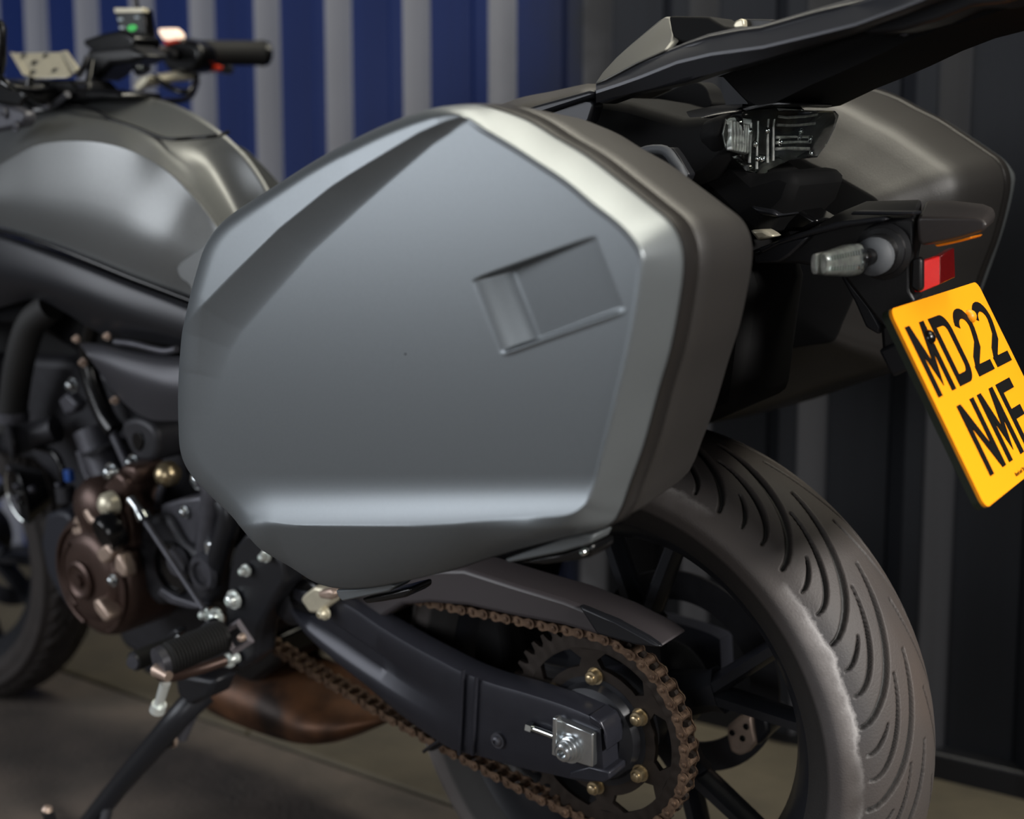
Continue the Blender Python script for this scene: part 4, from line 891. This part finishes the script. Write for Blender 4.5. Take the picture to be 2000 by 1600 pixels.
# ---- engine
eng = slab('engine', [(-60,690),(120,700),(330,760),(430,880),(490,1010),(540,1110),(545,1200),(500,1290),(420,1330),(330,1310),(240,1270),(205,1190),(150,1060),(120,960),(60,900),(-60,880)], -.07, .12, ENG, BIKE, bevel=.015, seg=3)
slab('sump', [(330,1290),(420,1270),(540,1240),(545,1300),(490,1345),(450,1362),(400,1350),(350,1330),(300,1330),(290,1290)], -.06, .10, GLOSS, eng, bevel=.01)
# cylinder block and its cast pipes
ptube('coolant_pipe', [(178,838,-.09),(200,900,-.09),(214,932,-.09)], .026, ENGL, eng, n=20, sm=0)
ptube('coolant_pipe', [(214,830,-.10),(232,870,-.10),(252,915,-.10)], .007, ENGL, eng, sm=0)
ptube('breather_pipe', [(158,880,-.10),(170,925,-.10),(186,950,-.10)], .008, ENGL, eng, sm=0)
MB().lathe(P(200, 876, -.10), [(0, .03), (-.004, .03)], 20, axis=(.25, .2, -.95)).build('pipe_clamp', ENG, eng)
tb = slab('throttle_body', [(235,828),(262,815),(290,826),(305,850),(304,892),(285,905),(262,895),(245,865)], -.13, -.07, ENG, eng, bevel=.012, seg=3, smoothc=3)
slab('throttle_port', [(258,850),(272,845),(278,865),(270,882),(260,870)], -.133, -.125, GLOSS, tb, smoothc=3, bevel=.001)
# brown generator cover with its ribs and bosses
gc = P(198, 1120, -.165)
cov = MB().lathe(gc, [(.07, .088), (.0, .088), (-.010, .085), (-.016, .077), (-.017, .064), (-.022, .060), (-.026, .048), (-.0265, .020), (-.025, .0)], 56).build('generator_cover', BROWN, BIKE, smooth=40)
MB().lathe(np.array(gc)+[-.006, 0, -.002], [(-.02, .028), (-.032, .027), (-.034, .023), (-.031, .019), (-.031, .010), (-.036, .009), (-.036, .0)], 36).build('cover_cap', BROWN, cov, smooth=40)
for rr, a0, a1, w_ in ((.074, 100, 250, .0035), (.052, 120, 235, .0032), (.079, -70, 40, .003)):
    pts = [np.array(gc)+np.array([rr*math.cos(math.radians(a)), -.0185 if rr > .06 else -.0255, rr*math.sin(math.radians(a))]) for a in np.linspace(a0, a1, 22)]
    MB().tube(pts, w_, 8).build('cover_rib', BROWN, cov, smooth=60)
slab('cover_boss', [(186,1076),(206,1063),(220,1080),(214,1094),(200,1104),(190,1092)], -.205, -.185, BROWNL, cov, bevel=.004, seg=3)
slab('cover_loop', [(117,1096),(128,1085),(148,1108),(150,1120),(140,1124),(124,1110)], -.19, -.175, BROWNL, cov, bevel=.004, seg=3)
slab('cover_finger', [(180,1174),(190,1170),(214,1204),(212,1213),(202,1216),(184,1192)], -.205, -.18, BROWNL, cov, bevel=.004, seg=3)
slab('cover_shoulder', [(222,1085),(232,1082),(244,1110),(246,1130),(236,1128),(222,1115)], -.20, -.18, BROWNL, cov, bevel=.005, seg=3)
bolt(222, 1133, -.20, .006, cov, m=STEEL)
# upper pump lobes
pu = MB().lathe(P(203, 990, -.155), [(.06, .044), (-.01, .044), (-.024, .036), (-.032, .02), (-.034, .0)], 36).build('pump_cover', BROWN, BIKE, smooth=50)
slab('pump_neck', [(196,955),(215,928),(228,922),(243,935),(247,958),(240,985),(252,1030),(258,1075),(246,1070),(236,1020),(226,975)], -.17, -.12, BROWN, pu, bevel=.008, seg=3)
MB().lathe(P(211, 986, -.188), [(.008, .017), (-.004, .016), (-.010, .010), (-.012, 0)], 20).build('pump_highlight', CREAM, pu, smooth=60)  # pale dome standing in for the highlight on the pump cover
slab('pump_lip', [(160,998),(168,994),(178,1012),(195,1022),(190,1028),(172,1024),(163,1010)], -.19, -.17, BROWNL, pu, bevel=.004, seg=3)
slab('pump_lip', [(145,1008),(156,1002),(158,1016),(152,1030),(158,1044),(152,1054),(140,1044),(138,1030)], -.185, -.165, BROWNL, pu, bevel=.004, seg=3)
slab('pump_web', [(160,1034),(185,1036),(190,1050),(192,1068),(172,1058),(158,1050)], -.18, -.165, BROWNL, pu, bevel=.004, seg=3)
slab('pump_collar', [(226,920),(240,908),(262,912),(268,930),(262,948),(246,950)], -.16, -.11, BROWN, pu, bevel=.008, seg=3)
MB().lathe(P(212, 1040, -.20), [(.012, .026), (-.004, .026), (-.010, .021), (-.006, .012), (-.006, 0)], 32, axis=(.15, 1, .3)).build('filler_plug', GLOSS, cov, smooth=40)
for x, y, Y, r in ((219,922,-.165,.009),(262,903,-.12,.008),(278,917,-.12,.009),(292,913,-.11,.006),(163,981,-.15,.009),(254,974,-.14,.009),(144,752,-.10,.008)):
    bolt(x, y, Y, r, eng, m=STEEL, h=.012)
MB().lathe(P(328, 926, -.13), [(-.018, .002), (-.015, .010), (-.006, .017), (.006, .017), (.015, .010), (.018, .002)], 24).build('brass_ball', GOLD, eng, smooth=60)
ptube('clutch_cable', [(322,940,-.13),(312,965,-.13),(308,990,-.12)], .0055, ENGL, eng)
bolt(289, 940, -.12, .009, eng, m=GOLD)
MB().box(P(135, 929, -.12), (.015, .01, .018)).build('blue_plug', BLUEP, eng, bevel=.002)
MB().box(P(170, 965, -.16), (.016, .01, .02)).build('green_plug', GREENP, eng, bevel=.002)
# dark sprocket cover and starter box
sc_ = slab('sprocket_cover', [(268,1042),(280,1015),(305,1004),(330,1010),(360,1060),(398,1082),(420,1120),(416,1170),(392,1186),(345,1168),(312,1185),(290,1170),(268,1120)], -.155, -.10, ENG, BIKE, bevel=.012, seg=3, smoothc=3)
MB().lathe(P(338, 1108, -.157), [(0, .036), (-.003, .036), (-.004, .031), (.012, .029), (.012, 0)], 36).build('cover_opening', GLOSS, sc_, smooth=40)
MB().lathe(P(349, 1097, -.160), [(0, .021), (-.006, .018), (-.007, .0)], 28).build('drive_nut', ENGL, sc_, smooth=40)
MB().lathe(P(398, 1118, -.158), [(0, .026), (-.006, .022), (-.006, .015), (-.002, .013), (-.002, 0)], 28).build('cover_ring', ENGL, sc_, smooth=40)
slab('cover_lip', [(312,1148),(340,1166),(372,1176),(396,1184),(400,1192),(370,1190),(330,1180),(306,1160)], -.166, -.15, ENGL, sc_, bevel=.005, seg=3)
sb = slab('starter_box', [(312,986),(350,974),(392,968),(396,1000),(392,1020),(384,1068),(372,1076),(345,1066),(322,1046),(310,1010)], -.145, -.09, ENGL, BIKE, bevel=.006, seg=3)
bolt(362, 1000, -.147, .006, sb, m=STEEL); bolt(323, 1020, -.147, .008, sb, m=ENG)
ptube('frame_tube', [(405,930,-.14),(418,960,-.14),(412,1020,-.14),(408,1072,-.14)], .017, ENGL, BIKE, n=18)
ptube('frame_tube', [(436,980,-.15),(448,1010,-.15),(430,1080,-.15),(420,1140,-.14)], .015, SATIN, BIKE, n=18)
MB().box(P(416, 1070, -.155), (.022, .014, .02)).build('tube_lug', STEEL, BIKE, bevel=.004)
bolt(387, 938, -.13, .009, BIKE, m=STEEL)
pv = slab('pivot_plate', [(458,1068),(480,1040),(508,1045),(550,1095),(556,1140),(530,1180),(505,1230),(500,1285),(470,1310),(440,1300),(432,1240),(440,1180),(446,1120)], -.165, -.13, SATIN, BIKE, bevel=.006, seg=3)
for x, y, r in ((520,1086,.0055),(481,1114,.0055),(457,1171,.0085),(424,1204,.008),(403,1199,.006),(448,1290,.0065),(462,1284,.0045)):
    bolt(x, y, -.170, r, pv, m=WHITEM, h=.011)
# shift linkage
rod = ptube('shift_rod', [(280,1012,-.175),(398,1190,-.185)], .0042, ENGL, BIKE, sm=0)
MB().tube([P(256, 975, -.172), P(268, 992, -.173), P(278, 1008, -.175)], [.007, .005, .0085], 14).build('rod_joint', STEEL, rod, smooth=60)
MB().tube([P(277, 1003, -.176), P(283, 1014, -.176)], .0095, 16).build('rod_end', CHROME, rod, smooth=60)
slab('shift_arm', [(300,1262),(322,1240),(340,1228),(350,1236),(336,1252),(350,1262),(404,1210),(412,1218),(356,1282),(318,1272)], -.20, -.185, SATIN, BIKE, bevel=.003)
slab('shift_arm_plate', [(318,1262),(346,1240),(350,1246),(325,1268)], -.203, -.2, STEEL, BIKE, bevel=.001)
sp_ = ptube('shift_peg', [(262,1292,-.27),(300,1276,-.24),(340,1262,-.21)], .0125, RUBBER, BIKE, n=20, sm=0)
MB().tube([P(258, 1295, -.276), P(264, 1292, -.27)], [.008, .0105], 18).build('peg_cap', ENGL, sp_, smooth=40)
# rubber footpeg with ribs
fa = np.array(P(316, 1292, -.285)); fb = np.array(P(438, 1240, -.205))
fp = MB().tube([fa, fa+(fb-fa)*.03, fb], [.0145, .018, .018], 24).build('footpeg', RUBBER, BIKE, smooth=60)
rm = MB()
for k in range(17):
    c_ = fa+(fb-fa)*(.14+.05*k); MB_ = MB().lathe(c_, [(-.0016, .0182), (-.001, .0196), (.001, .0196), (.0016, .0182)], 24, axis=fb-fa); MB_.build('peg_rib', RUBBER, fp, smooth=40)
MB().lathe(fa, [(-.006, .010), (-.005, .018), (.004, .0186)], 24, axis=fb-fa).build('peg_end', ENGL, fp, smooth=40)
ptube('peg_underside', [(310,1312,-.285),(325,1322,-.28),(380,1310,-.24),(440,1290,-.2)], .007, BROWN, fp)
MB().tube([P(306, 1308, -.29), P(330, 1322, -.29)], [.009, .006], 14).build('peg_toe', BROWNL, fp, smooth=60)
ptube('feeler_bolt', [(323,1334,-.285),(309,1380,-.285)], [.0065, .0055], WHITEM, fp, sm=0)
MB().tube([P(311, 1376, -.285), P(307, 1388, -.285)], [.009, .0095], 16).build('feeler_tip', WHITEM, fp, smooth=60)
lp = [P(434,1237,-.20), P(466,1217,-.19), P(490,1252,-.19), P(458,1272,-.20)]
pb = MB().tube(crom(lp, 1, True)+[], .0055, 4, closed=True).build('peg_bracket', mat('bracket_grey', (120, 114, 118), .45, .3), BIKE, smooth=20)
for x, y in ((433,1240),(448,1256),(476,1244)): bolt(x, y, -.206, .0050, pb, m=BROWNL, washer=False)
slab('peg_hanger', [(392,1240),(402,1228),(410,1240),(400,1246)], -.20, -.18, STEEL, pb, bevel=.002)
bolt(365, 1262, -.19, .006, pb, m=BROWNL)
# side stand
st = ptube('side_stand', [(398,1350,-.16),(350,1400,-.19),(290,1470,-.205),(225,1545,-.22),(150,1640,-.245)], [.019,.0165,.0155,.0145,.0145], SATIN, BIKE, n=20)
slab('stand_lug', [(340,1322),(360,1318),(420,1330),(405,1365),(372,1380),(345,1360)], -.20, -.16, SATIN, st, bevel=.006)
ptube('stand_spring', [(380,1376,-.15),(372,1395,-.16),(352,1440,-.17)], .010, ENGL, st)
ptube('stand_spring', [(372,1340,-.14),(365,1400,-.15),(335,1450,-.18)], .006, ENGL, st)
bolt(332, 1441, -.185, .010, st, m=BROWNL, h=.012)
slab('spring_hook', [(305,1455),(325,1450),(330,1462),(312,1470)], -.20, -.19, GLOSS, st, bevel=.002)
MB().tube(crom([P(215, 1556, -.222), P(190, 1640, -.25), P(130, 1665, -.29), P(106, 1625, -.33), P(94, 1586, -.345)], 4), .0075, 14).build('stand_tab', SATIN, st, smooth=60)
MB().lathe(P(92, 1583, -.347), [(-.004, .003), (0, .007), (.005, .005)], 14, axis=(.2, .3, .9)).build('tab_tip', BROWNL, st, smooth=60)
# a foot pad pressed on the ground
gp = None
# exhaust silencer, heat stained, under the arm
ex_t = [(455,1240),(480,1250),(520,1266),(580,1294),(640,1320),(700,1350),(750,1374),(778,1390)]
ex_b = [(455,1370),(480,1385),(520,1404),(580,1424),(640,1440),(700,1437),(750,1415),(784,1400)]
rings = []
for (a, b), (c_, d_) in zip(ex_t, ex_b):
    t_ = np.array(P(a, b, .0)); b_ = np.array(P(c_, d_, .0)); m_ = (t_+b_)/2; hh = np.linalg.norm(t_-b_)/2; u_ = (t_-b_)/(2*hh)
    rings.append([m_+u_*hh*math.cos(q)+np.array([0, .085*min(1, hh/.03)*math.sin(q), 0]) for q in np.linspace(0, 2*math.pi, 28, endpoint=False)])
ex = MB().loops([[tuple(v) for v in r] for r in rings]).build('exhaust_silencer', EXH, BIKE, smooth=70, subsurf=1)
ptube('header_pipe', [(300,1290,.0),(380,1310,.0),(470,1320,0)], .022, ENG, BIKE, n=18)
# silver passenger-peg bracket ahead of the case
kb = slab('peg_carrier', [(612,1146),(640,1152),(655,1160),(648,1178),(640,1184),(622,1199),(603,1198),(585,1172),(592,1162)], -.155, -.14, CREAM, BIKE, bevel=.004, seg=3)
slab('carrier_socket', [(618,1156),(644,1150),(655,1160),(646,1174),(622,1170)], -.165, -.15, BROWNL, kb, bevel=.004, seg=3)
bolt(634, 1197, -.15, .006, kb, m=CREAM, h=.01)
slab('peg_joint', [(560,1140),(600,1130),(660,1166),(672,1180),(650,1200),(600,1205),(560,1190)], -.14, -.10, GLOSS, kb, bevel=.006)
slab('air_box', [(-120,560),(60,600),(170,640),(150,760),(100,800),(-120,830)], -.04, .06, MATTE, BIKE, bevel=.01)
# ---- left front clutter: hoses, horn, lower cowl
ptube('radiator_hose', [(100,600,-.12),(62,632,-.13),(40,700,-.13),(26,790,-.12),(22,840,-.12)], .021, RUBBER, BIKE, n=20)
MB().lathe(P(24, 812, -.12), [(-.008, .024), (.008, .024)], 24, axis=(.15, 0, 1)).build('hose_clamp', ENGL, BIKE)
ptube('intake_stub', [(110,838,-.10),(60,852,-.12),(22,862,-.15)], [.02,.021,.023], ENG, BIKE, n=22, sm=0)
MB().lathe(P(24, 864, -.152), [(0, .028), (-.004, .028), (-.005, .024), (.004, .022), (.004, 0)], 30, axis=(.5, 1, 0)).build('stub_flange', ENG, BIKE, smooth=40)
hn = MB().lathe(P(48, 962, -.10), [(.03, .03), (-.004, .048), (-.008, .050), (-.010, .047), (-.006, .042), (-.006, .020), (-.012, .018), (-.012, 0)], 36, axis=(.35, 1, .1)).build('horn', GLOSS, BIKE, smooth=40)
pts = [np.array(P(48, 962, -.108))+np.array([.050*math.cos(a), .0, .050*math.sin(a)]) for a in np.linspace(math.radians(120), math.radians(265), 20)]
MB().tube(pts, .0022, 8).build('horn_rim', CHROME, hn, smooth=60)
for x, y in ((36,950),(38,972),(22,915),(66,955),(118,948)): bolt(x, y, -.125, .0055, BIKE, m=ENGL, washer=False)
ptube('wire_loom', [(60,870,-.12),(105,885,-.12),(122,920,-.12),(120,960,-.12)], .005, GLOSS, BIKE)
ptube('boot_hose', [(126,950,-.12),(130,980,-.12)], .014, ENG, BIKE, sm=0)
slab('belly_panel', [(88,1004),(112,996),(128,1000),(140,1014),(138,1040),(146,1120),(152,1190),(140,1200),(112,1160),(90,1120),(78,1060)], -.12, -.02, mat('belly_slate', (34, 36, 44), .5, .2), BIKE, bevel=.008, seg=3)
ptube('frame_downtube', [(190,600,-.10),(170,700,-.10),(200,800,-.10),(225,840,-.10)], .014, GLOSS, BIKE)
for x, y, Y, r in ((151,662,-.14,.004),(164,708,-.14,.0045),(211,657,-.14,.004),(226,782,-.14,.004)): bolt(x, y, Y, r, BIKE, m=BROWNL)
slab('valve_bracket', [(112,782),(128,768),(150,790),(142,806),(126,812)], -.11, -.09, ENGL, BIKE, bevel=.004)
